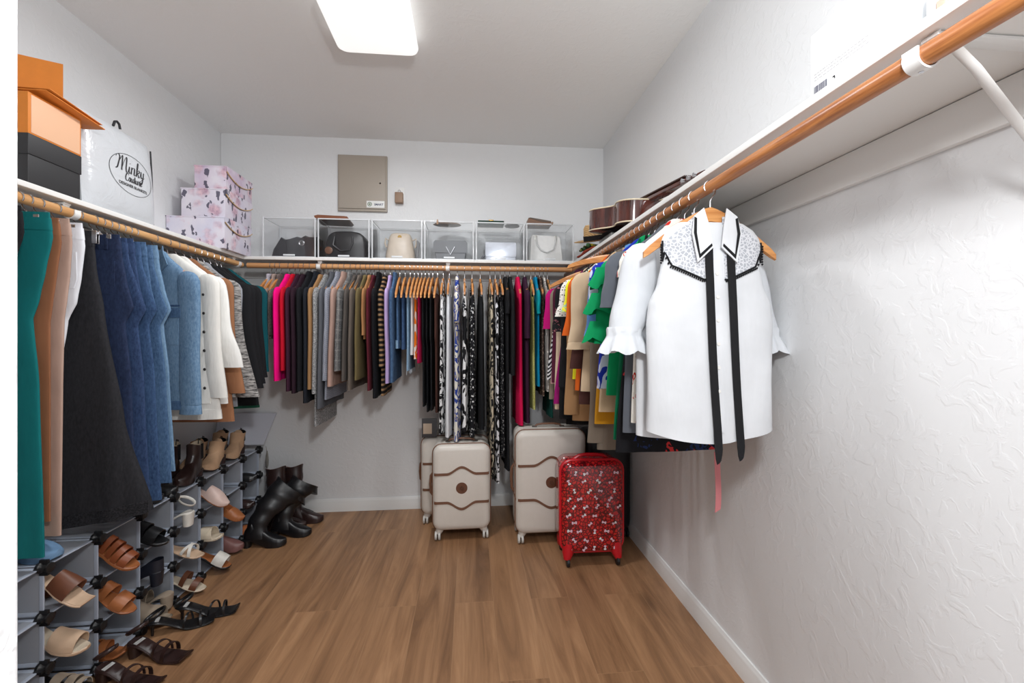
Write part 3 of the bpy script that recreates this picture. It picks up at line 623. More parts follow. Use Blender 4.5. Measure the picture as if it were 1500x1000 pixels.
# ------------------------------------------------------------------ rod along the back wall: (px column, py hem, style, cloth, name, category, label, options)
def cc(n, *a, **k): return cl(n, *a, **k)
mid_den, dk_den = den[3], den[2]
lea = M('black_leather_cloth', (22, 23, 26), 0.36)
wb_leaf = lambda n, sc=1.0: cl(n, (232, 232, 232), 'leaf', (24, 24, 27), sc=sc * 1.7)
BT = [
 (379, 470, 'J', cc('lilac_grey', (176, 172, 182)), 'blouse', 'blouse', 'pale lilac-grey blouse just past the teal blazer in the corner', dict(hw=.15, short=1)),
 (386.5, 470, 'J', cc('taupe_pink', (160, 140, 132)), 'sweater', 'sweater', 'taupe sweater in the corner, second from the hot pink blazer', dict(hw=.15, short=1)),
 (394, 500, 'J', cc('brown_marl', (84, 74, 72), 'tweed', (128, 116, 112)), 'sweater', 'sweater', 'brown-grey marled sweater beside the hot pink blazer', dict(hw=.15, short=1)),
 (403, 560, 'J', cc('hot_pink', (246, 0, 128)), 'blazer', 'blazer', 'hot pink blazer with sleeves hanging in the back corner', dict(r0=.07, r1=.05)),
 (411.5, 545, 'J', cc('red', (196, 10, 40)), 'blouse', 'blouse', 'bright red blouse between the hot pink and plum jackets', {}),
 (419, 575, 'J', cc('plum', (58, 26, 46)), 'blazer', 'blazer', 'plum purple blazer next to the bright red blouse', {}),
 (427, 578, 'J', cc('dark_plum', (44, 24, 36)), 'blazer', 'blazer', 'dark plum blazer between plum and black blazers', {}),
 (436.5, 575, 'J', cc('black_wool', (22, 23, 27)), 'blazer', 'blazer', 'black blazer with gold cuff buttons beside dark plum blazer', dict(gold=1, flare=.03, collar=1)),
 (447, 592, 'J', cc('ink', (30, 33, 40)), 'coat', 'coat', 'ink black coat between gold-buttoned blazer and camel coat', dict(collar=1)),
 (455, 572, 'J', cc('camel', (156, 118, 80)), 'coat', 'coat', 'camel brown coat next to the salt and pepper tweed coat', {}),
 (463.5, 624, 'J', cc('salt_pepper', (92, 92, 94), 'tweed', (186, 186, 186), sc=1.1), 'coat', 'coat', 'long salt and pepper tweed coat, longest on this side of the rod', dict(sl=.66)),
 (473, 600, 'J', cc('charcoal_grey', (86, 88, 94)), 'coat', 'coat', 'charcoal grey coat with collar between tweed and houndstooth coats', dict(collar=1, hd2=.03)),
 (482, 585, 'J', cc('pale_check', (124, 128, 140), 'houndstooth', (150, 153, 164)), 'coat', 'coat', 'pale blue-grey checked coat beside the dusty pink blazer', dict(collar=1, sl=.58, hd2=.028)),
 (491, 568, 'J', cc('dusty_pink', (172, 142, 130)), 'blazer', 'blazer', 'dusty pink blazer between pale check and grey plaid', dict(collar=1, hd2=.026)),
 (501, 545, 'J', cc('glen_plaid', (78, 78, 80), 'plaid', (130, 129, 128), (168, 166, 162)), 'blazer', 'blazer', 'grey glen plaid blazer with light windowpane lines', dict(collar=1, r0=.07, r1=.066, flare=.02)),
 (509.5, 560, 'J', cc('slate_taupe', (86, 80, 76)), 'blazer', 'blazer', 'dark taupe blazer directly after the grey plaid blazer', {}),
 (516.5, 573, 'J', cc('taupe', (104, 94, 86)), 'blazer', 'blazer', 'taupe blazer directly before the olive blazer', {}),
 (525, 558, 'J', cc('olive', (112, 99, 66)), 'blazer', 'blazer', 'olive green blazer with a wide flat sleeve', dict(r0=.075, r1=.07, flare=.03, hd2=.026)),
 (531.5, 500, 'J', cc('caramel', (170, 122, 80)), 'sweater', 'sweater', 'caramel sweater sliver between olive and burgundy', dict(short=1)),
 (537, 574, 'J', cc('burgundy', (92, 30, 42)), 'blazer', 'blazer', 'burgundy blazer between olive and black jackets', {}),
 (545, 585, 'J', cc('black_crepe', (18, 19, 24)), 'coat', 'coat', 'black coat beside the tan-striped cardigan', dict(r0=.065, collar=1)),
 (554.5, 580, 'J', cc('tan_stripe', (24, 20, 20), 'stripe', (150, 118, 86), sc=1.0), 'cardigan', 'cardigan', 'black cardigan with horizontal tan stripes', dict(sl=.50)),
 (563, 560, 'J', cc('lilac', (184, 160, 206)), 'sweater', 'sweater', 'lilac purple sweater between striped cardigan and denim jacket', dict(sl=.60)),
 (570.5, 562, 'J', mid_den, 'denim_jacket', 'jacket', 'mid blue denim jacket next to the lilac sweater', dict(collar=1, hd2=.022, r1=.05)),
 (578, 510, 'K', mid_den, 'denim_shorts', 'shorts', 'mid blue denim shorts with turned-up cuffs', dict(band=1)),
 (586.5, 512, 'K', dk_den, 'denim_shorts', 'shorts', 'dark blue denim shorts between cuffed shorts and pale shorts', dict()),
 (594.5, 543, 'K', den[5], 'denim_shorts', 'shorts', 'pale blue denim shorts with a ragged frayed hem', dict(fray=1)),
 (601, 520, 'K', cc('off_white', (222, 222, 224)), 'skirt', 'skirt', 'plain white short skirt next to orange patterned shorts', dict()),
 (607, 526, 'K', cc('orange_print', (238, 120, 22), 'leaf', (236, 226, 214), sc=0.8), 'shorts', 'shorts', 'orange and white patterned shorts', dict()),
 (612.5, 532, 'K', cc('raspberry', (176, 12, 70)), 'skirt', 'skirt', 'raspberry pink skirt before the black leather trousers', dict()),
 (618, 598, 'P', black_c, 'trousers', 'trousers', 'matt black trousers just after the raspberry skirt', dict()),
 (624, 606, 'P', lea, 'trousers', 'trousers', 'shiny black leather trousers between two black pairs', dict()),
 (630, 604, 'P', M('soft_leather_cloth', (30, 31, 34), 0.42), 'trousers', 'trousers', 'soft black leather trousers beside the dark brown trousers', dict()),
 (637.5, 607, 'P', cc('dark_brown', (74, 46, 40)), 'trousers', 'trousers', 'dark chocolate brown trousers before the leaf print dresses', dict()),
 (646.5, 636, 'D', wb_leaf('white_leaf', 1.1), 'dress', 'dress', 'white dress with small black leaf print, next to brown trousers', dict(straps=1)),
 (656, 640, 'D', white_c, 'dress', 'dress', 'plain white long dress before the blue tile print dress', dict(straps=1, flare=.03)),
 (668.5, 647, 'D', cc('blue_tile', (226, 222, 212), 'leaf', (40, 66, 150), (196, 180, 140), sc=1.5), 'dress', 'dress', 'white dress with blue and sand coloured tile print', dict(sl=.22, r0=.06, r1=.055)),
 (680, 632, 'D', wb_leaf('big_leaf', .75), 'dress', 'dress', 'white dress with bold black palm leaf print', dict(straps=1)),
 (691.5, 640, 'D', cc('black_speck', (24, 24, 28), 'dots', (214, 214, 214), sc=1.2), 'dress', 'dress', 'black dress with white specks next to palm leaf dress', dict(straps=1)),
 (704.5, 629, 'D', cc('jet', (20, 21, 24)), 'dress', 'dress', 'plain black dress with wide skirt, before the cream floral dress', dict(straps=1, flare=.03, hd2=.034)),
 (720, 702, 'D', cc('cream_flower', (26, 26, 28), 'leaf', (196, 184, 160), sc=2.0), 'dress', 'dress', 'long black dress with cream flower print', dict(straps=1)),
 (728, 708, 'D', cc('white_flower', (22, 22, 25), 'leaf', (226, 226, 230), sc=1.7), 'dress', 'dress', 'longest black and white large flower print dress', dict(straps=1)),
 (736, 670, 'D', cc('black_spray', (22, 22, 25), 'dots', (150, 150, 150), sc=1.7), 'dress', 'dress', 'black dress with fine grey spray dots', dict(straps=1)),
 (743.5, 690, 'D', black_c, 'dress', 'dress', 'long plain black dress with narrow sleeves near fine-dotted dress', dict(sl=.16)),
 (751, 552, 'J', cc('black_jersey', (26, 28, 30)), 'jacket', 'jacket', 'short black long-sleeved top beside the crimson dress', dict(collar=0)),
 (763, 622, 'D', cc('crimson', (206, 10, 74)), 'dress', 'dress', 'crimson red dress reaching the big cream suitcase', dict(flare=.04, hd2=.026)),
 (774, 620, 'D', cc('aubergine', (54, 24, 48)), 'dress', 'dress', 'aubergine purple dress with short sleeves after the crimson dress', dict(sl=.32, r0=.07, r1=.07, hd2=.026)),
 (784, 600, 'D', cc('yellow_lace', (168, 166, 92), 'lace', (190, 190, 120)), 'dress', 'dress', 'yellow-green lace dress between aubergine and turquoise', dict(straps=1)),
 (791, 566, 'D', cc('turquoise', (0, 130, 172)), 'blouse', 'blouse', 'turquoise blue blouse with short sleeve', dict(sl=.16, slc=(0, 150, 160))),
 (798, 580, 'D', cc('sparkle', (70, 52, 46), 'dots', (160, 140, 120), sc=1.6), 'blouse', 'blouse', 'dark brown sparkly blouse after the turquoise blouse', {}),
 (804, 575, 'J', cc('silver_grey', (150, 146, 142), 'dots', (222, 218, 210), sc=.8), 'cardigan', 'cardigan', 'silver grey beaded cardigan in the far corner', {}),
 (810, 612, 'D', cc('forest', (10, 70, 62)), 'dress', 'dress', 'dark green dress deepest in the corner over the suitcase handle', dict(straps=1)),
]
YF = 2.84
XS = [atY(e[0], YF + (0.04 if e[7].get('hw') else 0)) for e in BT]
for i, (px, py, sty, m, name, cat, label, o) in enumerate(BT):
    X = XS[i]; g = min([abs(X - XS[j]) for j in (i - 1, i + 1) if 0 <= j < len(BT)] + [0.05])
    hd = min(0.02, 0.44 * g)
    yaw = 2.2 * math.sin(i * 0.35); PHASE[0] = X * 5
    LN = [(0, 0), (3, .3), (6, .7), (9, -.1), (13, -1.7), (15, -1.5), (19, .9), (22, .8), (26, .2), (60, 0)]
    lean = next(a[1] + (b_[1] - a[1]) * (i - a[0]) / (b_[0] - a[0]) for a, b_ in zip(LN, LN[1:]) if i <= b_[0])
    t = thing(name, label, cat, (X, YBR, RZ), (R(lean), 0, R(-90 + yaw)), 'clothes on the rod under the acrylic boxes')
    hl = ('wooden clip hanger of the ' if sty in 'KP' else 'wooden hanger inside the ') + short(label, 11)
    hanger('clip' if sty in 'KP' else 'wood', (X, YBR, RZ), R(-90 + yaw), hl, GB)
    zb = zat(py, X, 2.85) - RZ
    sd = 1 if X < 0 else -1
    if sty == 'J':
        L = o.get('sl', (-zb - 0.17) if not o.get('short') else 0.3)
        d = top(t, m, zb + (0.0 if o.get('sl') else 0.015), hw=o.get('hw', 0.2), hd=hd, sl=L, r0=o.get('r0', .058), r1=o.get('r1', .045), flare=o.get('flare', .012), hdb=min(o.get('hd2', hd * 1.1), g * .5 - .001), collar=True if o.get('collar') else None, splay=0.012)
        if o.get('gold'):
            for k in range(4):
                b = MB(); b.lathe([(0.006, 0), (0.008, -0.002), (0.005, -0.005)], (0.215 - 0.012 * k, hd * 1.0 + 0.001, zb + 0.05 + 0.022 * k), 10, axis='y'); obj('cuff_button', b, gold, t)
    elif sty == 'D':
        sl = o.get('sl')
        top(t, m, zb, hw=0.19, hd=hd, sl=sl, slm=cl('sleeve_teal', o['slc']) if 'slc' in o else None, r0=o.get('r0', .055), r1=o.get('r1', .05), flare=o.get('flare', .012), hdb=min(o.get('hd2', hd * 1.1), g * .5 - .001), straps=o.get('straps', 0), splay=0.0, amp=0.004)
    elif sty == 'K':
        skirt(t, m, -0.205, zb, 0.165, 0.19, hd, band=m, fray=M('fray_thread', (190, 200, 210), 0.9) if o.get('fray') else None)
        if o.get('band'):
            d = Drape([(zb + 0.05, -0.188, 0.188, hd * 1.2 + 0.003), (zb - 0.002, -0.193, 0.193, hd * 1.2 + 0.003)], 30, 0); obj('cuff', d.mesh(rows=2), den[5], t)
    else:
        pants(t, m, -0.205, zb, hip=0.15, crotch=0.16, hem=(-0.1, 0.14), waist=(-0.14, 0.14), hd=min(hd, 0.015), side=sd)
# garments hanging lower behind
# ------------------------------------------------------------------ rod on the guitar side: (Y, hem z, style ...)
RT = [
 (1.452, 1.00, 'D', cl('red_line_print', (232, 228, 220), 'leaf', (226, 222, 212), (190, 40, 30), sc=1.3), 'top', 'top', 'white sleeveless top with red and yellow line flowers', dict(w=.19, sl=.10, flare=.0)),
 (1.51, 0.955, 'D', cl('slate_grey', (92, 96, 104)), 'dress', 'dress', 'slate grey jersey t-shirt dress between white blouse and green ruffles', dict(w=.2, sl=.20, r0=.075, r1=.078, flare=.0)),
 (1.575, 0.87, 'D', cl('red_hem_floral', (20, 20, 24), 'floral', (30, 44, 84), (190, 50, 50), sc=.7), 'dress', 'dress', 'black dress with red and blue flowers at its hem, below the white blouses', dict(w=.185, straps=1, flare=.02)),
 (1.64, 0.90, 'D', cl('deep_green', (0, 96, 62)), 'dress', 'dress', 'dark emerald green dress just behind the slate grey dress', dict(w=.18, straps=1)),
 (1.70, 1.06, 'D', cl('green', (0, 142, 84)), 'blouse', 'blouse', 'bright green blouse with tiered ruffled sleeves', dict(w=.19, sl=.33, r0=.055, r1=.055, ruff=[(-.19, .205), (-.29, .225), (-.40, .23)])),
 (1.76, 1.08, 'D', cl('royal_print', (26, 48, 160), 'leaf', (200, 206, 226), sc=1.3), 'blouse', 'blouse', 'royal blue blouse with small white print behind green ruffles', dict(w=.21, sl=.18)),
 (1.815, 0.975, 'D', cl('sand', (196, 170, 138)), 'dress', 'dress', 'sand beige dress hem hanging under the green ruffled blouse', dict(w=.185, straps=1)),
 (1.87, 1.06, 'D', cl('sky_blue', (92, 140, 196)), 'blouse', 'blouse', 'sky blue blouse with short full sleeve', dict(w=.165, sl=.30, r0=.07, r1=.07)),
 (1.93, 0.90, 'D', cl('mustard', (196, 138, 28)), 'dress', 'dress', 'mustard yellow dress with uneven hem', dict(w=.165, straps=1, flare=.015)),
 (1.985, 0.77, 'J', cl('grey_brown', (118, 106, 94)), 'coat', 'coat', 'long grey-brown coat, its sleeve ending over the red suitcase', dict(w=.14)),
 (2.04, 1.03, 'J', cl('beige_silk', (200, 176, 146)), 'blouse', 'blouse', 'beige silk blouse with gathered elbow sleeves', dict(w=.2, sl=.33, r0=.07, r1=.062, cuff=1)),
 (2.095, 0.96, 'J', cl('chocolate', (74, 44, 40)), 'sweater', 'sweater', 'chocolate brown sweater sleeve under the beige silk blouse', dict(w=.195, sl=.46)),
 (2.15, 1.02, 'D', cl('burnt_orange', (206, 92, 26)), 'blouse', 'blouse', 'burnt orange blouse with wide sleeve', dict(w=.2, sl=.30, r0=.06, r1=.066)),
 (2.205, 1.07, 'D', cl('yellow_floral', (226, 220, 40), 'floral', (150, 190, 170), (238, 236, 214), sc=.6), 'top', 'top', 'acid yellow floral print top beside the orange blouse', dict(w=.2, sl=.18, r0=.06, r1=.06)),
 (2.255, 0.85, 'J', cl('camel_wool', (160, 122, 84)), 'coat', 'coat', 'camel wool coat hem below the mustard dress', dict(w=.19)),
 (2.305, 1.08, 'D', cl('leopard', (226, 222, 216), 'dots', (36, 32, 32), sc=2.0), 'blouse', 'blouse', 'black and white animal print blouse with open sleeve', dict(w=.205, sl=.20, r0=.062, r1=.07)),
 (2.36, 0.98, 'J', cl('black_matte', (24, 24, 26)), 'jacket', 'jacket', 'black jacket between animal print and black floral tops', dict(w=.2)),
 (2.41, 0.80, 'J', cl('black_long', (18, 18, 20)), 'coat', 'coat', 'long black coat hanging down behind the red suitcase', dict(w=.19)),
 (2.46, 1.10, 'D', cl('black_floral', (26, 25, 28), 'floral', (26, 25, 28), (150, 90, 100), sc=1.2), 'blouse', 'blouse', 'black blouse with small pink flowers', dict(w=.205, sl=.28, r0=.062, r1=.062)),
 (2.51, 0.90, 'D', cl('magenta_velvet', (150, 8, 104), rough=.6), 'dress', 'dress', 'magenta velvet dress hem slanting under the black tops', dict(w=.225, straps=1, flare=.03)),
 (2.555, 0.83, 'J', cl('cream_wool', (206, 184, 158)), 'coat', 'coat', 'cream beige coat next to the camel coat hem', dict(w=.19)),
 (2.60, 0.98, 'J', cl('burgundy_wool', (78, 26, 48)), 'cardigan', 'cardigan', 'burgundy cardigan beside the magenta blouse', dict(w=.2)),
 (2.645, 1.0, 'D', cl('pink_sequin', (206, 160, 160), 'dots', (240, 214, 210), sc=1.6), 'top', 'top', 'pale pink speckled top between burgundy and striped tops', dict(w=.235, straps=1)),
 (2.69, 1.02, 'D', cl('zebra_knit', (30, 30, 34), 'zebra', (214, 214, 216), sc=1.1), 'top', 'top', 'black and white wavy striped top hanging in the corner', dict(w=.25, straps=1)),
 (2.735, 0.86, 'J', cl('taupe_wool', (134, 122, 108)), 'coat', 'coat', 'taupe wool coat over the corner of the cream suitcase', dict(w=.19)),
 (2.78, 1.12, 'J', cl('magenta', (186, 12, 110)), 'blouse', 'blouse', 'magenta pink blouse with plum collar at the corner', dict(w=.205, sl=.26, r0=.06, r1=.06, plum=1)),
]
for i, (Y, hem, sty, m, name, cat, label, o) in enumerate(RT):
    yaw = 2.5 * math.sin(i * 0.4); PHASE[0] = Y * 5
    t = thing(name, label, cat, (XRR, Y, RZ), R(180 + yaw), 'clothes on the rod with the white tie blouse')
    hanger('wood', (XRR, Y, RZ), R(180 + yaw), 'wooden hanger inside the ' + short(label, 12), GR)
    zb = hem - RZ; hd = 0.0185
    sl = o.get('sl', (-zb - 0.19) if sty == 'J' else None)
    d = top(t, m, zb, hw=o['w'], hd=hd, sl=sl, r0=o.get('r0', .055), r1=o.get('r1', .045), flare=o.get('flare', .012), hdb=0.0205, straps=o.get('straps', 0), amp=0.003, K=30, ruff=o.get('ruff'),
        cuff=(m, 0.035, 0.12) if o.get('cuff') else None, collar=cl('plum_collar', (70, 24, 50)) if o.get('plum') else None, splay=0.02)

# the two white blouses in front
wt = cl('white_satin', (213, 215, 218), rough=0.5, wr=0.4)
Y = 1.388
t = thing('blouse', 'white blouse with ruffled short sleeves, second from the front of its rod', 'blouse', (XRR, Y, RZ), R(180 + 2), 'clothes on the rod with the white tie blouse')
hanger('wide', (XRR, Y, RZ), R(182), 'wooden hanger inside the white ruffled-sleeve blouse', GR)
sheer = cl('white_voile', (210, 213, 217), wr=0.5)
d = Drape(shoulder_levels(0.2, 0.024, -0.775, 0.0, 0.030, 0.0)[3:], 22, 0.005, 2.0, curve=.015); obj('body', d.mesh(rows=18), wt, t)
for sx in (-1, 1):
    obj('sleeve', sleeve_mb(sx, 0.2, 0.285, 0.055, 0.056, 0.03, 0.045, 0.05, 0.012, sx, 0.005), sheer, t)
    b = MB(); n = 48; xc = sx * (0.2 - 0.012 + 0.05); zc = -0.158 - 0.275; rings = []
    for dz, k, wv in ((0.005, 1.0, 0), (0.0, 1.05, 0.002), (-0.02, 1.02, 0.003), (-0.028, 1.08, 0.003), (-0.05, 1.3, 0.006), (-0.075, 1.5, 0.010)):
        rings.append([(xc + (0.056 * k + wv * math.sin(9 * 2 * PI * j / n)) * math.cos(2 * PI * j / n), (0.045 * k + wv * math.sin(9 * 2 * PI * j / n)) * math.sin(2 * PI * j / n), zc + dz + wv * 0.7 * math.cos(7 * 2 * PI * j / n)) for j in range(n)])
    b.loft(rings, False, False); obj('ruffled_cuff', b, sheer, t)
Y = 1.29; F = 1
t = thing('blouse', 'white sleeveless blouse with lace yoke, black trim and black neck ribbons, nearest the door', 'blouse', (XRR, Y, RZ), R(180), 'clothes on the rod with the white tie blouse')
hanger('wide', (XRR, Y, RZ), R(180), 'wooden hanger inside the white blouse with black neck ribbons', GR)
lev = [(-0.112, .104, .017), (-.135, .14, .020), (-.158, .157, .022), (-.175, .162, .024), (-.24, .156, .028), (-.30, .168, .032), (-.36, .194, .034), (-.42, .2, .035), (-.6, .196, .036), (-.745, .198, .038)]
d = Drape([(z, -a, a, h) for z, a, h in lev], 19, 0.008, 0.6, top=0.2, curve=0.032); obj('body', d.mesh(n=56, rows=34), wt, t)
lace = cl('white_lace', (214, 215, 219), 'lace', (172, 175, 182), sc=1.25, wr=0.2)
b = MB(); hwz = lambda z: max(0.02, d.at(z)[1] - 0.004)
zy = lambda x: -0.285 + 0.045 * min(1, max(0, (abs(x) - 0.04) / 0.1)) + 0.06 * max(0, (abs(x) - 0.135) / 0.025)
for sx in (-1, 1):
    def fn(u, v, sx=sx):
        x = sx * (0.028 + 0.128 * u); zt = -0.095 - 0.085 * max(0, (abs(x) - 0.06) / 0.1); z = zt + (zy(x) - zt) * v
        return (x, d.y(x, z, F) + 0.0018, z), (0, F, 0)
    b.grid(fn, 12, 10, 0.002)
obj('lace_yoke', b, lace, t)
trim_c = cl('black_trim', (28, 28, 30))
b = MB()
for sx in (-1, 1):
    pts = []
    for i in range(30):
        x = sx * (0.157 - 0.13 * i / 29) if i > 8 else sx * (0.157)
        z = zy(sx * (0.157 - 0.13 * i / 29)) if i > 8 else -0.17 - 0.062 * i / 8
        if i > 8: x = sx * (0.157 - 0.13 * (i - 8) / 21); z = zy(x) - 0.002
        pts.append((x, d.y(min(abs(x), d.at(z)[1] - 0.002) * sx, z, F) + 0.003, z))
    b.tube(pts, 0.0028, 6)
    for i in range(1, 30):
        p = pts[i]; b.lathe([(0.001, -0.0035), (0.0035, 0), (0.001, 0.0035)], (p[0] + sx * 0.0045, p[1] + 0.001, p[2] - 0.0045), 6)
obj('braid_trim', b, trim_c, t)
# placket, buttons, bust darts
b = MB(); d.patch(b, F, -0.21, -0.742, -0.018, 0.014, 0.0035, 26, 3); obj('placket', b, wt, t)
buttons(t, d, F, -0.002, [-0.27 - 0.07 * k for k in range(7)], M('pearl_button', (224, 222, 218), 0.25), 0.006)
# back of the neck with its tag
b = MB(); b.prism([(-0.05, -0.075), (0.05, -0.075), (0.045, -0.125), (0.02, -0.155), (-0.02, -0.155), (-0.045, -0.125)], -0.0185, -0.0165, 'y'); obj('inner_neck', b, lace, t)
b = MB(); b.prism([(-0.022, -0.10), (0.022, -0.10), (0.022, -0.115), (-0.022, -0.115)], -0.0162, -0.0155, 'y'); b.prism([(-0.006, -0.115), (0.006, -0.115), (0.006, -0.13), (-0.006, -0.13)], -0.0162, -0.0155, 'y'); obj('size_tag', b, cl('grey_tag', (170, 172, 176)), t)
for sx in (-1, 1):
    out = [(0.036, -0.072), (0.068, -0.098), (0.078, -0.15), (0.062, -0.238), (0.012, -0.192), (0.022, -0.13)]
    yb = lambda x, z: 0.026 + 0.012 * min(1, (-z - 0.07) / 0.1)
    b = MB(); b.loft([[(sx * x, yb(x, z), z) for x, z in out], [(sx * x, yb(x, z) + 0.0035, z) for x, z in out]])
    co = obj('collar', b, wt, t)
    st = [(0.066, -0.11), (0.0685, -0.15), (0.0575, -0.222), (0.02, -0.188), (0.0195, -0.196), (0.0605, -0.2345), (0.0765, -0.15), (0.073, -0.106)]
    b = MB(); q = [(0.0605, -0.105), (0.064, -0.15), (0.0545, -0.213), (0.0185, -0.181), (0.0165, -0.1885), (0.0565, -0.226), (0.0725, -0.15), (0.068, -0.101)]
    b.loft([[(sx * x, yb(x, z) + 0.003, z) for x, z in q], [(sx * x, yb(x, z) + 0.0045, z) for x, z in q]]); obj('black_band', b, trim_c, co)
# ribbons
for xt, xb_, zb in ((0.022, 0.008, -0.822), (-0.046, -0.074, -0.82)):
    b = MB()
    def fn(u, v):
        z = -0.175 + (zb + 0.175) * u; xc = xt + (xb_ - xt) * u ** 1.2 + 0.004 * math.sin(5 * u); wd = (0.0125 if u < 0.96 else 0.0125 - 0.006 * (u - 0.96) / 0.04)
        x = xc + (v - 0.5) * 2 * wd; zz = max(z, -0.74)
        return (x, d.y(xc, zz, F) + 0.0085 + 0.004 * math.sin(7 * u) * u + (0.003 * math.sin(3 * v)), z - 0.012 * v * (u > 0.95)), (0, F, 0)
    b.grid(fn, 40, 3, 0.0012); obj('ribbon', b, trim_c, t)
# an empty hanger turned on the rod and one further back
e_ = hanger('wide', (XRR, 2.125, RZ), R(180 - 42), 'empty wooden hanger turned out over the animal print blouse', GR)
e_.rotation_euler = (0, R(-27), R(180 - 42))
e_ = hanger('wide', (XRR, 2.62, RZ), R(180 - 25), 'empty wooden hanger lying slanted by the magenta blouse', GR)
e_.rotation_euler = (0, R(-14), R(180 - 25))
# ------------------------------------------------------------------ shelf above the jeans
ora = M('orange_card', (216, 128, 44), 0.6, var=0.04); peach = M('peach_card', (232, 184, 148), 0.6)
t = thing('shoe_box', 'black shoe box with lid under the orange box on the shelf', 'box', (-1.622, 1.735, SZ))
bkc = M('black_card', (44, 44, 46), 0.55)
b = MB(); b.rbox((0, 0, 0.055), (0.285, 0.20, 0.11), 0.002); obj('box_base', b, bkc, t)
b = MB(); b.rbox((0, 0, 0.132), (0.291, 0.206, 0.070), 0.002); obj('lid', b, bkc, t)
t = thing('gift_box', 'orange and peach gift box with its orange flaps open, on the black shoe box', 'box', (-1.622, 1.735, SZ + 0.167))
b = MB(); b.rbox((0, 0, 0.07), (0.288, 0.204, 0.14), 0.0015); obj('box_base', b, ora, t)
b = MB(); b.rbox((0.1445, 0.002, 0.069), (0.002, 0.188, 0.128), 0.0008); obj('peach_panel', b, peach, t)
b = MB(); b.rbox((0.02, 0.03, 0.149), (0.32, 0.25, 0.004), 0.0015, m=Matrix.Rotation(R(-5), 4, 'X')); b2 = b
obj('flap', b2, ora, t)
b = MB(); b.rbox((0.035, 0.02, 0.158), (0.30, 0.24, 0.003), 0.001, m=Matrix.Rotation(R(-3), 4, 'X') @ Matrix.Rotation(R(4), 4, 'Z')); obj('flap', b, ora, t)
t = thing('paper_folder', 'upright folded orange card behind the open flaps of the orange gift box', 'card', (-1.64, 1.69, SZ + 0.339))
b = MB(); b.loft([[(-0.10, -0.07, z), (0.03, 0.02, z), (0.155, 0.08, z), (0.153, 0.083, z), (0.028, 0.0235, z), (-0.102, -0.067, z)] for z in (-0.008, 0.14)]); obj('panel', b, ora, t)
# drawstring bag
t = thing('drawstring_bag', 'white drawstring bag with oval black lettering leaning on the wall above the jeans', 'bag', (-1.54, 2.085, SZ))
plast = NT('white_plastic_film'); plast.set(Roughness=0.28); plast.color((204, 207, 211)); plast.b.inputs['Transmission Weight'].default_value = 0.0
plast.bump(plast.noise(plast.map((7, 7, 9)), 1, 4, 0.6, 0.6), 0.45, 0.02)
def bagx(y, z):
    u, v = y / 0.2, z / 0.39
    q = max(0, 1 - abs(u) ** 3.0) * max(0, 1 - abs(2 * v - 1) ** 3.2)
    return 0.012 + 0.036 * q ** 0.5 + 0.03 * (0.5 - v)
b = MB(); NU, NV = 26, 22; fr = []; bkk = []
for i in range(NV + 1):
    z = 0.002 + 0.386 * i / NV; ring = []
    wy = 0.2 * (1 - 0.03 * (i / NV) ** 4)
    for j in range(NU + 1):
        y = wy * (2 * j / NU - 1); ring.append((bagx(y * 0.2 / wy, z), y, z))
    for j in range(NU, -1, -1):
        y = wy * (2 * j / NU - 1); ring.append((-bagx(y * 0.2 / wy, z) * 1.2 - 0.03 + 0.03 * (0.5 - z / 0.39) * 1.7, y, z))
    fr.append(ring)
b.loft(fr); obj('film', b, plast.m, t)
cordm = M('black_cord', (30, 30, 34), 0.6)
b = MB(); b.tube([(0.006, 0.203, 0.37), (0.012, 0.204, 0.25), (0.016, 0.203, 0.12), (0.022, 0.197, 0.03), (0.028, 0.19, 0.006)], 0.0035, 8); obj('cord', b, cordm, t)
b = MB(); b.tube([(0.006, -0.02, 0.39), (0.006, -0.012, 0.412), (0.006, 0.0, 0.418), (0.006, 0.012, 0.412), (0.006, 0.018, 0.392)], 0.005, 8); obj('cord_loop', b, cordm, t)
def text_verts(s, size, shear=0.0, space=1.0, bold=0.0):
    cu = bpy.data.curves.new('lettering', 'FONT'); cu.body = s; cu.size = size; cu.align_x = 'CENTER'; cu.align_y = 'CENTER'; cu.shear = shear; cu.space_character = space; cu.offset = bold; cu.resolution_u = 4
    o = bpy.data.objects.new('lettering', cu); C.objects.link(o); bpy.context.view_layer.update()
    me = bpy.data.meshes.new_from_object(o.evaluated_get(bpy.context.evaluated_depsgraph_get()))
    vs = [tuple(v.co) for v in me.vertices]; fs = [tuple(p.vertices) for p in me.polygons]
    bpy.data.objects.remove(o); bpy.data.curves.remove(cu); bpy.data.meshes.remove(me)
    return vs, fs
ink_m = M('black_ink', (34, 32, 36), 0.6)
def flat_obj(name, vs, fs, mat, parent):
    me = bpy.data.meshes.new(name); me.from_pydata(vs, [], fs); me.materials.append(mat)
    o = bpy.data.objects.new(name, me); C.objects.link(o); o.parent = parent; return o
lv, lf = [], []
def addt(s, size, cy, cz, **k):
    vs, fs = text_verts(s, size, **k); n = len(lv)
    for x, y, z in vs:
        yy, zz = cy + x, cz + y; lv.append((bagx(yy, zz) + 0.0016, yy, zz))
    lf.extend(tuple(n + i for i in f) for f in fs)
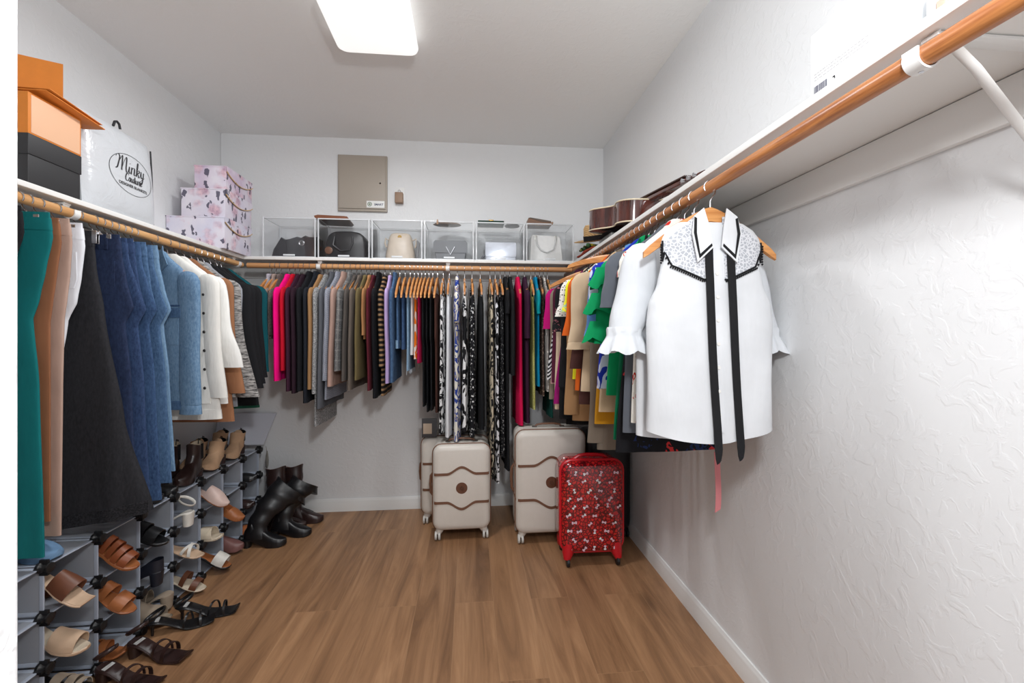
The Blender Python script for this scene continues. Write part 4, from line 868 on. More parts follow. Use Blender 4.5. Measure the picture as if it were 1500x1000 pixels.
def script(strokes, sc, y0, z0, wmax):
    for st in strokes:
        P = [st[0]] + list(st) + [st[-1]]; Q = []
        for i in range(1, len(P) - 2):
            for k in range(6):
                t_ = k / 6; Q.append(tuple(0.5 * (2 * b_ + (c_ - a_) * t_ + (2 * a_ - 5 * b_ + 4 * c_ - d_) * t_ ** 2 + (3 * b_ - a_ - 3 * c_ + d_) * t_ ** 3) for a_, b_, c_, d_ in zip(P[i - 1], P[i], P[i + 1], P[i + 2])))
        Q.append(st[-1]); Q = [((x + 0.22 * z) * sc + y0, z * sc + z0) for x, z in Q]; n0 = len(lv)
        for i, (y, z) in enumerate(Q):
            a, c_ = Q[max(i - 1, 0)], Q[min(i + 1, len(Q) - 1)]; dy, dz = c_[0] - a[0], c_[1] - a[1]; l = math.hypot(dy, dz) + 1e-9
            w_ = wmax * ((0.32 if wmax > .003 else 0.6) + 0.68 * max(0, -dz / l))
            for s_ in (-1, 1):
                yy, zz = y - s_ * w_ * dz / l, z + s_ * w_ * dy / l; lv.append((bagx(yy, zz) + 0.0016, yy, zz))
            if i: lf.append((n0 + 2 * i - 2, n0 + 2 * i - 1, n0 + 2 * i + 1, n0 + 2 * i))
script([[(-.1, 1.5), (.0, 1.8), (.3, 1.9), (.48, 1.6), (.4, 1.0), (.25, .2), (.0, 0)], [(.3, .7), (.55, 1.3), (.85, 1.95), (.92, 1.5), (.92, .5), (.95, .02)], [(.97, .4), (1.2, 1.3), (1.5, 1.95), (1.6, 1.6), (1.6, .5), (1.75, .02), (1.95, .2), (2.12, .9), (2.1, .3), (2.2, .02), (2.4, .25), (2.52, .95), (2.5, .5), (2.5, .02)],
    [(2.5, .4), (2.7, .9), (2.95, .92), (3.0, .6), (3.0, .15), (3.15, .02), (3.3, .3), (3.55, 1.2), (3.62, 1.8), (3.47, 1.85), (3.4, 1.3), (3.4, .6), (3.4, .03)], [(3.4, .45), (3.65, .95), (3.85, .88), (3.75, .6), (3.48, .5), (3.7, .3), (3.85, .02), (4.02, .2), (4.15, .95), (4.2, .4), (4.35, .08), (4.55, .3), (4.66, .95), (4.6, 0), (4.48, -.6), (4.25, -.85), (4.05, -.6), (4.4, -.15), (4.9, .3)], [(2.12, 1.35), (2.2, 1.3)]], 0.0345, -0.065, 0.196, 0.0032)
script([[(.75, 1.35), (.55, 1.75), (.2, 1.6), (0, .9), (.1, .2), (.45, 0), (.8, .2), (1.0, .85), (1.25, .9), (1.4, .5), (1.25, .05), (1.0, .1), (.95, .5), (1.1, .85), (1.5, .8)], [(1.6, .9), (1.6, .3), (1.75, .02), (2.0, .25), (2.1, .9), (2.1, .2), (2.25, .02), (2.4, .2), (2.6, 1.0), (2.65, 1.5), (2.6, .3), (2.75, .02), (2.9, .2)], [(2.4, 1.05), (2.9, 1.05)],
    [(3.0, .9), (3.0, .3), (3.15, .02), (3.4, .25), (3.5, .9), (3.5, .2), (3.65, .02), (3.8, .25), (3.9, .95), (4.0, .85), (4.2, .9), (4.2, .3), (4.3, .02), (4.5, .2), (4.85, .6), (4.85, .9), (4.65, .9), (4.5, .5), (4.6, .05), (4.85, .05), (5.1, .3)]], 0.0195, -0.015, 0.160, 0.0021)
addt('DESIGNER BLANKETS', 0.0175, 0.032, 0.141, bold=0.0003)
N_ = 64
for j in range(N_):
    n = len(lv)
    for k in (j, j + 1):
        a = 2 * PI * k / N_
        for rr in (1.0, 1.02):
            yy, zz = 0.03 + 0.125 * rr * math.cos(a), 0.192 + 0.086 * rr * math.sin(a); lv.append((bagx(yy, zz) + 0.0016, yy, zz))
    lf.append((n, n + 1, n + 3, n + 2))
flat_obj('lettering', lv, lf, ink_m, t)
# three flowered boxes
def floral_m(name, base_c, sc):
    t = NT(name); t.set(Roughness=0.45); v = t.map(loc=(random.random(), random.random(), 0))
    c = t.ramp(t.noise(v, 7, 3), [(0.35, base_c), (0.65, (232, 226, 236))])
    dn = t.new('ShaderNodeTexNoise', {'Vector': v, 'Scale': 26.0, 'Detail': 2.0}).outputs['Color']
    wv_ = t.new('ShaderNodeVectorMath', {0: dn, 1: (0.05, 0.05, 0.05), 2: v}, operation='MULTIPLY_ADD').outputs[0]
    f1 = t.new('ShaderNodeTexVoronoi', {'Vector': wv_, 'Scale': 10 * sc}).outputs['Distance']
    nz = t.noise(v, 30, 2, 0.6)
    c = t.mix(t.ramp(f1, [(0.22, (240, 240, 240)), (0.46, (0, 0, 0))]), c, t.ramp(nz, [(0.35, (178, 136, 160)), (0.62, (232, 196, 206))]))
    f2 = t.new('ShaderNodeTexVoronoi', {'Vector': t.new('ShaderNodeMapping', {'Vector': wv_, 'Scale': (1.5, 1.5, 0.6), 'Rotation': (0.5, 0.6, 0.2)}).outputs[0], 'Scale': 17 * sc}).outputs['Distance']
    c = t.mix(t.ramp(f2, [(0.27, (245, 245, 245)), (0.31, (0, 0, 0))]), c, (74, 70, 92))
    t.color(c); return t.m
edge_m = M('gold_edge', (206, 170, 120), 0.4); lidin = M('tan_edge', (170, 140, 116), 0.6)
z = SZ
for i, (x0, x1, hh, fc, lab) in enumerate([(-1.775, -1.452, 0.185, (214, 212, 230), 'lowest and widest of the three stacked flowered boxes'), (-1.695, -1.45, 0.165, (216, 210, 226), 'middle flowered storage box of the stack of three'), (-1.625, -1.448, 0.135, (206, 184, 210), 'top pink-lilac flowered box of the stack of three')]):
    y0, y1 = 2.775 + 0.005 * i, 3.10
    t = thing('storage_box', lab, 'box', ((x0 + x1) / 2, (y0 + y1) / 2, z), group='flowered storage boxes'); w_, d_ = x1 - x0, y1 - y0
    fm = floral_m('flower_print_%d' % i, fc, 1.0)
    b = MB(); b.rbox((0, 0, hh / 2), (w_, d_, hh), 0.0025); obj('box_base', b, fm, t)
    b = MB(); b.rbox((0, 0, hh - 0.002), (w_ + 0.006, d_ + 0.006, 0.007), 0.0015); obj('lid', b, fm, t)
    # magnetic flap hanging over the room side, with a curved gold lower edge
    fl = [(-d_ / 2 + d_ * k / 16, hh - 0.03 - 0.042 * math.sin(PI * k / 16) ** 0.8) for k in range(17)]
    b = MB(); b.loft([[(w_ / 2 + 0.004 + o_, y, z_ ) for y, z_ in [(-d_ / 2, hh + 0.001)] + fl + [(d_ / 2, hh + 0.001)]] for o_ in (0.0, 0.003)]); obj('flap', b, fm, t)
    b = MB(); b.tube([(w_ / 2 + 0.0065, y, z_) for y, z_ in fl], 0.0032, 6); obj('flap_edge', b, edge_m, t)
    z += hh + 0.0025

# ------------------------------------------------------------------ shelf on the back wall: six clear boxes with a handbag in each
acr = NT('clear_acrylic'); tr = acr.new('ShaderNodeBsdfTransparent', {'Color': (0.985, 0.988, 0.99, 1)}); gl = acr.new('ShaderNodeBsdfGlossy', {'Color': (1, 1, 1, 1), 'Roughness': 0.04})
lw_ = acr.new('ShaderNodeLayerWeight', {'Blend': 0.5}).outputs['Facing']; pw_ = acr.new('ShaderNodeMath', {0: lw_, 1: 4.0}, operation='POWER').outputs[0]; fr_ = acr.new('ShaderNodeMath', {0: pw_, 1: 0.4, 2: 0.025}, operation='MULTIPLY_ADD'); mx = acr.new('ShaderNodeMixShader', {0: fr_.outputs[0], 1: tr.outputs[0], 2: gl.outputs[0]})
acr.t.links.new(mx.outputs[0], acr.n['Material Output'].inputs['Surface'])
acre = M('acrylic_edge', (228, 231, 234), 0.15, Alpha=0.85)
BOXW, BOXD, BOXH = 0.340, 0.265, 0.268
BX0 = -1.368
BN = ['clear acrylic box with the flat charcoal handbag, nearest the flowered boxes', 'clear acrylic box with the black dome handbag, brown folder on top', 'clear acrylic box holding the cream bucket handbag', 'clear acrylic box holding the grey handbag with V sign', 'clear acrylic box holding the silver handbag, green wallet on top', 'clear acrylic box with the white handbag, nearest the straw hat']
proto = None; BXC = []
for i in range(6):
    xc = BX0 + 0.3525 * i + BOXW / 2; BXC.append(xc)
    if proto is None:
        proto = t = thing('display_box', BN[0], 'box', (xc, 3.205, SZ), group='clear acrylic display boxes')
        th = 0.003
        for nm, c, d in (('side_panel', (-BOXW / 2 + th / 2, 0, BOXH / 2), (th, BOXD, BOXH)), ('side_panel', (BOXW / 2 - th / 2, 0, BOXH / 2), (th, BOXD, BOXH)), ('top_panel', (0, 0, BOXH - th / 2), (BOXW - 2 * th - .001, BOXD, th)), ('bottom_panel', (0, 0, th / 2), (BOXW - 2 * th - .001, BOXD, th)), ('back_panel', (0, BOXD / 2 - th / 2, BOXH / 2), (BOXW - 2 * th - .001, th, BOXH - 2 * th - .001))):
            b = MB(); b.box(c, d); obj(nm, b, acr.m, t)
        b = MB(); b.box((0, -BOXD / 2 + th / 2 + 0.001, BOXH / 2), (BOXW - 0.02, th, BOXH - 0.02)); dr_ = obj('door', b, acr.m, t)
        b = MB(); b.rbox((0, -BOXD / 2 - 0.003, 0.016), (0.075, 0.007, 0.012), 0.003); obj('door_lip', b, acre, dr_)
        b = MB()
        for sx in (-1, 1):
            b.rbox((sx * (BOXW / 2 - 0.004), -BOXD / 2 + 0.004, BOXH / 2), (0.008, 0.008, BOXH), 0.001); b.rbox((sx * (BOXW / 2 - 0.002), BOXD / 2 - 0.003, BOXH / 2), (0.004, 0.004, BOXH), 0.001)
        for z_ in (0.004, BOXH - 0.004):
            b.rbox((0, -BOXD / 2 + 0.004, z_), (BOXW - 0.016, 0.008, 0.008), 0.001)
        b.rbox((0, BOXD / 2 - 0.003, BOXH - 0.002), (BOXW - 0.01, 0.004, 0.004), 0.001)
        for sx in (-1, 1): b.rbox((sx * (BOXW / 2 - 0.002), 0, BOXH - 0.002), (0.004, BOXD - 0.02, 0.004), 0.001)
        obj('frame', b, acre, t)
    else:
        c = copy_thing(proto); c.location.x = xc; c['label'] = BN[i]
def bag_body(prof, yd, n=28, p=3.0):
    # prof: (z, half width, half depth) from bottom to top
    b = MB(); rings = []
    for z, hw, hd in prof:
        ring = []
        for j in range(n):
            a = 2 * PI * j / n; c_, s_ = math.cos(a), math.sin(a)
            ring.append((hw * math.copysign(abs(c_) ** (2 / p), c_), hd * math.copysign(abs(s_) ** (2 / p), s_), z))
        rings.append(ring)
    b.loft(rings); return b
ZB_ = SZ + 0.0035
lth = lambda n, c, r=0.42: M(n, c, r, var=0.05)
bgx = BXC[0] + 0.0
t = thing('handbag', 'charcoal grey tote lying slumped in the first clear box', 'handbag', (BXC[0] + 0.005, 3.205, ZB_), group='handbags in clear boxes')
cg = lth('charcoal_leather', (58, 58, 62)); b = MB(); P = [(-0.15, 0.0), (0.155, 0.0), (0.15, 0.15), (0.10, 0.148), (0.075, 0.158), (0.05, 0.142), (0.02, 0.15), (-0.03, 0.133), (-0.06, 0.128), (-0.085, 0.145), (-0.135, 0.06)]
b.loft([[(x * k, y, 0.002 + z * kz) for x, z in P] for k, kz, y in ((0.93, 0.95, -0.075), (1, 1, -0.06), (1, 1, 0.06), (0.93, 0.95, 0.075))]); obj('body', b, cg, t)
b = MB(); b.tube([(0.055 + 0.016 * math.cos(2 * PI * k / 20), -0.078, 0.105 + 0.016 * math.sin(2 * PI * k / 20)) for k in range(20)], 0.002, 6, closed=True); b.box((0.048, -0.078, 0.105), (0.002, 0.002, 0.024)); b.box((0.062, -0.078, 0.105), (0.002, 0.002, 0.024)); obj('metal_emblem', b, steel, t)
t = thing('handbag', 'black domed handbag with brown tag in the second clear box', 'handbag', (BXC[1], 3.205, ZB_), group='handbags in clear boxes')
bl = lth('black_leather', (34, 33, 36)); b = MB(); P = []
for k in range(24):
    a = PI * k / 23; P.append((0.135 * math.copysign(abs(math.cos(a)) ** 0.55, math.cos(a)), 0.04 + 0.15 * math.sin(a) ** 0.55))
P = [(0.135, 0.002)] + P + [(-0.135, 0.002)]
b.loft([[(x * k, y, 0.003 + z * kz) for x, z in P] for k, kz, y in ((0.9, 0.93, -0.09), (0.97, 0.98, -0.082), (1, 1, -0.06), (1, 1, 0.06), (0.92, 0.95, 0.085))]); obj('body', b, bl, t)
b = MB(); b.tube([(-0.07, -0.096, 0.15), (-0.08, -0.1, 0.09), (-0.03, -0.102, 0.05), (0.03, -0.1, 0.06), (0.05, -0.097, 0.11), (0.045, -0.094, 0.15)], 0.007, 8); obj('handle', b, bl, t)
b = MB(); b.lathe([(0.02, 0), (0.026, -0.003), (0.026, -0.008), (0.02, -0.01)], (-0.11, -0.1, 0.055), 16, axis='y'); obj('brown_tag', b, lth('tag_leather', (104, 66, 44)), t)
t = thing('handbag', 'cream bucket handbag with gold clasp in the third clear box', 'handbag', (BXC[2] + 0.005, 3.205, ZB_), group='handbags in clear boxes')
cr = lth('cream_leather', (206, 192, 176)); obj('body', bag_body([(0.0, 0.098, 0.07), (0.006, 0.105, 0.075), (0.05, 0.1, 0.072), (0.12, 0.088, 0.062), (0.17, 0.078, 0.05), (0.19, 0.068, 0.04), (0.197, 0.055, 0.03)], 0), cr, t)
b = MB(); b.lathe([(0.014, 0), (0.014, -0.004), (0.008, -0.006)], (0.0, -0.052, 0.165), 16, axis='y'); obj('gold_clasp', b, gold, t)
for sx in (-1, 1):
    b = MB(); b.tube([(sx * 0.083, 0, 0.15), (sx * 0.105, 0, 0.165), (sx * 0.11, 0, 0.13), (sx * 0.1, 0, 0.1)], 0.006, 8); obj('strap', b, cr, t)
b = MB(); b.tube([(0.115, -0.02, 0.15), (0.125, -0.02, 0.13), (0.12, -0.02, 0.05), (0.115, -0.02, 0.008)], [0.004, 0.012, 0.01, 0.007], 8); obj('scarf_tie', b, M('grey_scarf', (136, 136, 138), 0.8), t)
t = thing('handbag', 'grey trapeze handbag with metal V sign in the fourth clear box', 'handbag', (BXC[3] + 0.005, 3.205, ZB_), group='handbags in clear boxes')
gy = lth('grey_leather', (112, 114, 118)); b = MB(); P = [(-0.1, 0), (0.1, 0), (0.118, 0.13), (0.105, 0.142), (-0.105, 0.142), (-0.118, 0.13)]
b.loft([[(x * k, y, 0.002 + z) for x, z in P] for k, y in ((0.97, -0.06), (1, -0.052), (1, 0.052), (0.97, 0.06))]); obj('body', b, gy, t)
b = MB(); P = [(-0.12, 0.06), (0.12, 0.06), (0.119, 0.13), (0.106, 0.146), (-0.106, 0.146), (-0.119, 0.13)]; b.loft([[(x, y, z) for x, z in P] for y in (-0.066, -0.0605)]); obj('flap', b, gy, t)
b = MB(); b.tube([(-0.03, -0.0695, 0.1), (0.0, -0.0695, 0.045), (0.03, -0.0695, 0.1)], 0.0045, 6); obj('v_sign', b, steel, t)
for sx in (-1, 1):
    b = MB(); b.tube([(sx * 0.085 + 0.008 * math.cos(2 * PI * k / 12), 0, 0.15 + 0.008 * math.sin(2 * PI * k / 12)) for k in range(12)], 0.002, 6, closed=True); obj('strap_ring', b, steel, t)
t = thing('handbag', 'shiny pale silver handbag in the fifth clear box', 'handbag', (BXC[4] + 0.01, 3.205, ZB_), group='handbags in clear boxes')
sv = M('silver_leather', (206, 210, 220), 0.22, 0.35); b = MB(); b.rbox((0, 0, 0.072), (0.225, 0.1, 0.144), 0.01, 0.016, 'y'); obj('body', b, sv, t)
b = MB(); b.rbox((0, -0.053, 0.09), (0.222, 0.004, 0.105), 0.0015, 0.01, 'y'); obj('flap', b, sv, t)
b = MB(); b.tube([(-0.112, 0.0, 0.06), (-0.13, 0, 0.04), (-0.14, -0.01, 0.018), (-0.125, -0.02, 0.014)], 0.008, 8); obj('strap', b, M('grey_strap', (120, 120, 126), 0.5), t)
t = thing('handbag', 'white tote handbag with round handle in the sixth clear box', 'handbag', (BXC[5] - 0.01, 3.215, ZB_), group='handbags in clear boxes')
wh = lth('white_leather', (226, 225, 222)); b = MB(); P = [(-0.125, 0), (0.12, 0), (0.10, 0.175), (0.09, 0.19), (-0.105, 0.2), (-0.115, 0.185)]
b.loft([[(x * k, y, 0.002 + z) for x, z in P] for k, y in ((0.97, -0.06), (1, -0.05), (1, 0.05), (0.97, 0.06))]); obj('body', b, wh, t)
b = MB(); b.tube([(-0.08, -0.064, 0.185), (-0.072, -0.068, 0.13), (-0.045, -0.069, 0.09), (0.0, -0.069, 0.075), (0.045, -0.069, 0.095), (0.06, -0.067, 0.14), (0.065, -0.063, 0.185)], 0.0065, 8); obj('handle', b, M('grey_white', (198, 198, 196), 0.45), t)
for x in (-0.08, 0.065):
    b = MB(); b.rbox((x, -0.063, 0.18), (0.018, 0.004, 0.03), 0.001); obj('handle_tab', b, M('tab_metal', (190, 188, 180), 0.3, 0.8), t)
ZT = SZ + BOXH + 0.0005
t = thing('folder', 'brown leather folder lying flat on the black domed handbag\'s box', 'folder', (BXC[1] - 0.1, 3.2, ZT), R(3))
b = MB(); b.loft([[(x, y, z) for x, z in ((-0.10, 0.002), (0.1, 0.0), (0.115, 0.012), (0.105, 0.026), (-0.085, 0.03), (-0.11, 0.022))] for y in (-0.09, 0.1)]); obj('cover', b, lth('brown_hide', (124, 74, 48)), t)
b = MB(); b.rbox((0.0, 0.0, 0.031), (0.17, 0.14, 0.004), 0.0015); obj('flap', b, lth('dark_hide', (70, 44, 40)), t)
t = thing('clutch_bag', 'tan rounded clutch bag on the grey V handbag\'s box', 'clutch', (BXC[3] - 0.02, 3.2, ZT))
tan = lth('tan_clutch', (150, 116, 86)); obj('body', bag_body([(0.0, 0.09, 0.055), (0.004, 0.1, 0.06), (0.012, 0.085, 0.05), (0.018, 0.05, 0.03), (0.02, 0.02, 0.01)], 0, p=2.2), tan, t)
b = MB(); b.rbox((-0.06, -0.135, -0.012), (0.012, 0.003, 0.03), 0.001); b.tube([(-0.06, -0.06, 0.008), (-0.06, -0.135, 0.006)], 0.003, 6); obj('wrist_strap', b, tan, t)
t = thing('wallet', 'dark green wallet with gold clasp on the silver handbag\'s box', 'wallet', (BXC[4] - 0.06, 3.2, ZT))
gr = lth('green_leather', (24, 62, 48)); b = MB(); b.rbox((0, 0, 0.014), (0.19, 0.1, 0.027), 0.008); obj('body', b, gr, t)
b = MB(); b.rbox((0, -0.02, 0.0285), (0.186, 0.06, 0.003), 0.001); obj('flap', b, gr, t)
b = MB(); b.rbox((0.0, -0.04, 0.033), (0.035, 0.02, 0.008), 0.002); obj('gold_clasp', b, gold, t)
t = thing('purse', 'small black gathered purse beside the dark green wallet', 'purse', (BXC[4] + 0.095, 3.2, ZT))
obj('body', bag_body([(0.0, 0.05, 0.045), (0.006, 0.056, 0.05), (0.016, 0.045, 0.04), (0.022, 0.02, 0.02)], 0, p=2.3), lth('black_purse', (40, 36, 34)), t)
b = MB(); b.lathe([(0.007, 0), (0.009, 0.004), (0.006, 0.008)], (-0.005, -0.01, 0.02), 10); obj('snap', b, steel, t)
t = thing('purse', 'bronze brown wristlet purse on the white handbag\'s box', 'purse', (BXC[5] - 0.07, 3.2, ZT))
br = lth('bronze_leather', (122, 88, 66)); b = MB(); b.loft([[(x, y, z) for x, z in ((-0.085, 0.001), (0.09, 0.001), (0.088, 0.026), (-0.075, 0.052))] for y in (-0.06, 0.05)]); obj('body', b, br, t)
b = MB(); b.loft([[(x, y, z) for x, z in ((0.02, 0.028), (0.09, 0.026), (0.088, 0.034), (-0.06, 0.056), (-0.075, 0.053))] for y in (-0.064, 0.054)]); obj('flap', b, lth('taupe_flap', (92, 76, 64)), t)
b = MB(); b.tube([(0.085, -0.062, 0.024), (0.1, -0.075, 0.012), (0.085, -0.14, 0.006), (0.08, -0.145, -0.012)], 0.004, 6); obj('wrist_strap', b, tan, t)

# electric panel and the small device on the back wall
t = thing('electrical_panel', 'taupe metal panel with white sticker on the back wall', 'electrical panel', (-0.782, YB, 2.405))
pm = M('taupe_enamel', (170, 160, 148), 0.5)
b = MB(); b.rbox((0, -0.012, 0), (0.352, 0.024, 0.41), 0.003); obj('frame', b, pm, t)
b = MB(); b.rbox((0, -0.028, 0.006), (0.332, 0.01, 0.388), 0.002); dr_ = obj('door', b, pm, t)
b = MB(); b.lathe([(0.006, 0), (0.0055, -0.006), (0.003, -0.007)], (0.128, -0.033, 0.0), 14, axis='y'); obj('lock', b, steel, dr_)
b = MB(); b.rbox((0.095, -0.0337, -0.155), (0.128, 0.0012, 0.05), 0.0004); sk = obj('sticker', b, white_pl, dr_)
vs_, fs_ = text_verts('SMART', 0.021, bold=0.0006); flat_obj('lettering', [(0.118 + x, -0.0346, -0.157 + y) for x, y, z in vs_], fs_, M('navy_ink', (52, 62, 96), 0.6), dr_)
vs_, fs_ = [], []
for j in range(24):
    n = len(vs_)
    for k in (j, j + 1):
        for rr in (0.011, 0.016): vs_.append((0.053 + rr * math.cos(2 * PI * k / 24), -0.0346, -0.155 + rr * math.sin(2 * PI * k / 24)))
    fs_.append((n, n + 1, n + 3, n + 2))
n = len(vs_); vs_ += [(0.053 + 0.007 * math.cos(2 * PI * k / 12), -0.0346, -0.155 + 0.007 * math.sin(2 * PI * k / 12)) for k in range(12)]; fs_.append(tuple(range(n, n + 12)))
flat_obj('emblem', vs_, fs_, M('sage_ink', (110, 130, 104), 0.6), dr_)
t = thing('plug_adapter', 'small brown adapter plugged in the wall next to the taupe panel', 'adapter', (atY(585.5, YB), YB, zat(290, -0.52, YB)))
b = MB(); b.rbox((0, -0.002, 0.025), (0.07, 0.004, 0.105), 0.0015); obj('wall_plate', b, white_pl, t)
b = MB(); b.rbox((0, -0.026, -0.008), (0.058, 0.044, 0.078), 0.005); obj('body', b, M('brown_plastic', (150, 122, 100), 0.5), t)
b = MB(); b.tube([(-0.008, -0.02, 0.03), (-0.008, -0.022, 0.05), (0, -0.02, 0.055), (0.01, -0.018, 0.045), (0.01, -0.012, 0.03)], 0.0016, 6); obj('wire', b, steel, t)

# ------------------------------------------------------------------ guitar, hat and cartons on the other shelf
gt = thing('guitar', 'brown acoustic guitar lying face up on the shelf, cream binding along its edges', 'guitar', (0.845, 2.50, SZ + 0.066), (0, R(-5.2), R(90 + 2)))
mah = NT('mahogany_lacquer'); mah.set(Roughness=0.12); f = mah.noise(mah.map((30, 30, 4)), 1, 3, 0.6); mah.color(mah.ramp(f, [(0.35, (52, 22, 18)), (0.65, (92, 44, 34))])); mah.set(Coat_Weight=0.6)
spruce = wood('spruce_top', (206, 168, 110), (186, 144, 90), 'X', 0.25); binding = M('cream_binding', (226, 212, 182), 0.4)
# outline along local -x (tail at x = 0, neck end at x = 0.49)
OUT = [(0.0, 0.0), (0.004, 0.06), (0.02, 0.115), (0.055, 0.165), (0.105, 0.192), (0.16, 0.19), (0.21, 0.165), (0.25, 0.138), (0.285, 0.124), (0.32, 0.125), (0.36, 0.137), (0.40, 0.142), (0.44, 0.132), (0.468, 0.105), (0.482, 0.06), (0.486, 0.0)]
def smooth_out(P, n=4):
    Q = []
    for i in range(len(P) - 1):
        p0, p1, p2, p3 = P[max(i - 1, 0)], P[i], P[i + 1], P[min(i + 2, len(P) - 1)]
        for k in range(n):
            t_ = k / n; Q.append(tuple(0.5 * (2 * b_ + (c_ - a_) * t_ + (2 * a_ - 5 * b_ + 4 * c_ - d_) * t_ ** 2 + (3 * b_ - a_ - 3 * c_ + d_) * t_ ** 3) for a_, b_, c_, d_ in zip(p0, p1, p2, p3)))
    return Q + [P[-1]]
half = smooth_out(OUT); full = [(-x, y) for x, y in half] + [(-x, -y) for x, y in reversed(half[1:-1])]
gz = lambda x: 0.112 + 0.02 * x
b = MB(); b.loft([[(x, y, 0) for x, y in full], [(x, y, gz(x)) for x, y in full]], False, False); b.add([(x, y, 0) for x, y in full], [tuple(reversed(range(len(full))))]); obj('body', b, mah.m, gt)
b = MB(); b.add([(x, y, gz(x) + 0.001) for x, y in full], [tuple(range(len(full)))]); b.loft([[(x, y, gz(x) - 0.002) for x, y in full], [(x, y, gz(x) + 0.001) for x, y in full]], False, False); obj('soundboard', b, spruce, gt)
b = MB()
for zf in (lambda x: 0.002, lambda x: gz(x)): b.tube([(x, y, zf(x)) for x, y in full], 0.0036, 6, closed=True)
obj('binding', b, binding, gt)
b = MB(); b.lathe([(0.05, 0), (0.05, 0.0012), (0.001, 0.0012)], (-0.325, 0, gz(-0.325) + 0.001), 28); obj('sound_hole', b, black_pl, gt)
b = MB(); b.rbox((-0.13, 0, gz(-0.13) + 0.005), (0.028, 0.16, 0.009), 0.003); obj('bridge', b, M('rosewood', (58, 34, 26), 0.4), gt)
b = MB(); b.rbox((-0.63, 0, 0.108), (0.36, 0.05, 0.024), 0.008); obj('neck', b, mah.m, gt)
b = MB(); b.rbox((-0.58, 0, 0.125), (0.46, 0.054, 0.006), 0.001); obj('fretboard', b, bpy.data.materials['rosewood'], gt)
b = MB(); b.rbox((-0.888, 0, 0.098), (0.17, 0.075, 0.016), 0.003); hd_ = obj('headstock', b, mah.m, gt)
for sy in (-1, 1):
    for k in range(3):
        b = MB(); b.tube([(-0.845 - 0.043 * k, sy * 0.036, 0.098), (-0.845 - 0.043 * k, sy * 0.055, 0.098)], [0.003, 0.008], 8); obj('tuning_peg', b, steel, hd_)
b = MB()
for k in range(6):
    y = -0.02 + 0.008 * k; b.tube([(-0.13, y * 1.3, gz(-0.13) + 0.011), (-0.81, y, 0.131)], 0.0006, 4)
obj('strings', b, steel, gt)
# folded things under and beside the guitar
for k, (nm, c_, lab) in enumerate([('folded_shawl', (40, 38, 42), 'dark folded shawl right under the guitar body'), ('folded_shawl', (150, 60, 40), 'rust red folded shawl sticking out at the shelf edge below the straw hat')]):
    b = MB(); rings = []
    for i in range(14):
        u = i / 13; rr = []
        for j in range(24):
            a = 2 * PI * j / 24; rr.append((0.14 * math.copysign(abs(math.cos(a)) ** 0.5, math.cos(a)) + (0.004 * math.sin(9 * u + k)), (-0.5 + u) * (0.20 if k == 0 else 0.34), (0.014 if k == 0 else 0.017) + (0.011 if k == 0 else 0.016) * math.copysign(abs(math.sin(a)) ** 0.6, math.sin(a)) * (0.8 + 0.2 * math.sin(7 * u + 2 * math.cos(a)))))
        rings.append(rr)
    b.loft(rings); tag(obj(nm, b, cl('shawl_%d' % k, c_), loc=(0.872, 2.37 if k == 0 else 2.80, SZ + (0.026 if k == 0 else 0.0)), rot=(0, 0, 0)), lab, 'shawl')
b = MB(); b.rbox((0, 0, 0.013), (0.27, 0.22, 0.026), 0.003); t = tag(obj('picture_book', b, M('book_cover', (120, 120, 118), 0.5), loc=(0.875, 2.37, SZ)), 'grey flat book at the bottom of the pile under the guitar', 'book')
b = MB()
for i in range(3):
    b.tube([(-0.13, -0.1 + 0.09 * i, 0.045), (-0.12, -0.06 + 0.08 * i, 0.06), (0.0, -0.04 + 0.06 * i, 0.05), (0.12, -0.02 + 0.05 * i, 0.045)], [0.012, 0.017, 0.015, 0.01], 10, flat=0.6)
tag(obj('scarf', b, cl('scarf_green', (70, 110, 70), 'floral', (210, 200, 60), (40, 44, 50), sc=.8), loc=(0.87, 2.82, SZ)), 'green and yellow patterned scarf crumpled under the straw hat', 'scarf')
t = thing('straw_hat', 'straw hat with black band leaning behind the guitar', 'hat', (0.84, 2.86, SZ + 0.112), (R(8), R(-14), R(20)))
straw = NT('straw_weave'); straw.set(Roughness=0.75); wv = straw.new('ShaderNodeTexWave', {'Vector': straw.map(), 'Scale': 26.0, 'Distortion': 1.2}, wave_type='RINGS').outputs['Fac']; straw.color(straw.ramp(wv, [(0.2, (176, 136, 88)), (0.7, (212, 176, 124))])); straw.bump(wv, 0.3, 0.002)
b = MB(); b.lathe([(0.082, -0.003), (0.115, -0.002), (0.15, 0.004), (0.152, 0.007), (0.115, 0.002), (0.086, 0.002)], n=40); obj('brim', b, straw.m, t)
b = MB(); b.lathe([(0.087, 0.0), (0.084, 0.04), (0.079, 0.085), (0.065, 0.105), (0.03, 0.104), (0.005, 0.098)], n=40); obj('crown', b, straw.m, t)
b = MB(); b.lathe([(0.0885, 0.002), (0.0872, 0.036)], n=40); obj('hat_band', b, black_c, t)
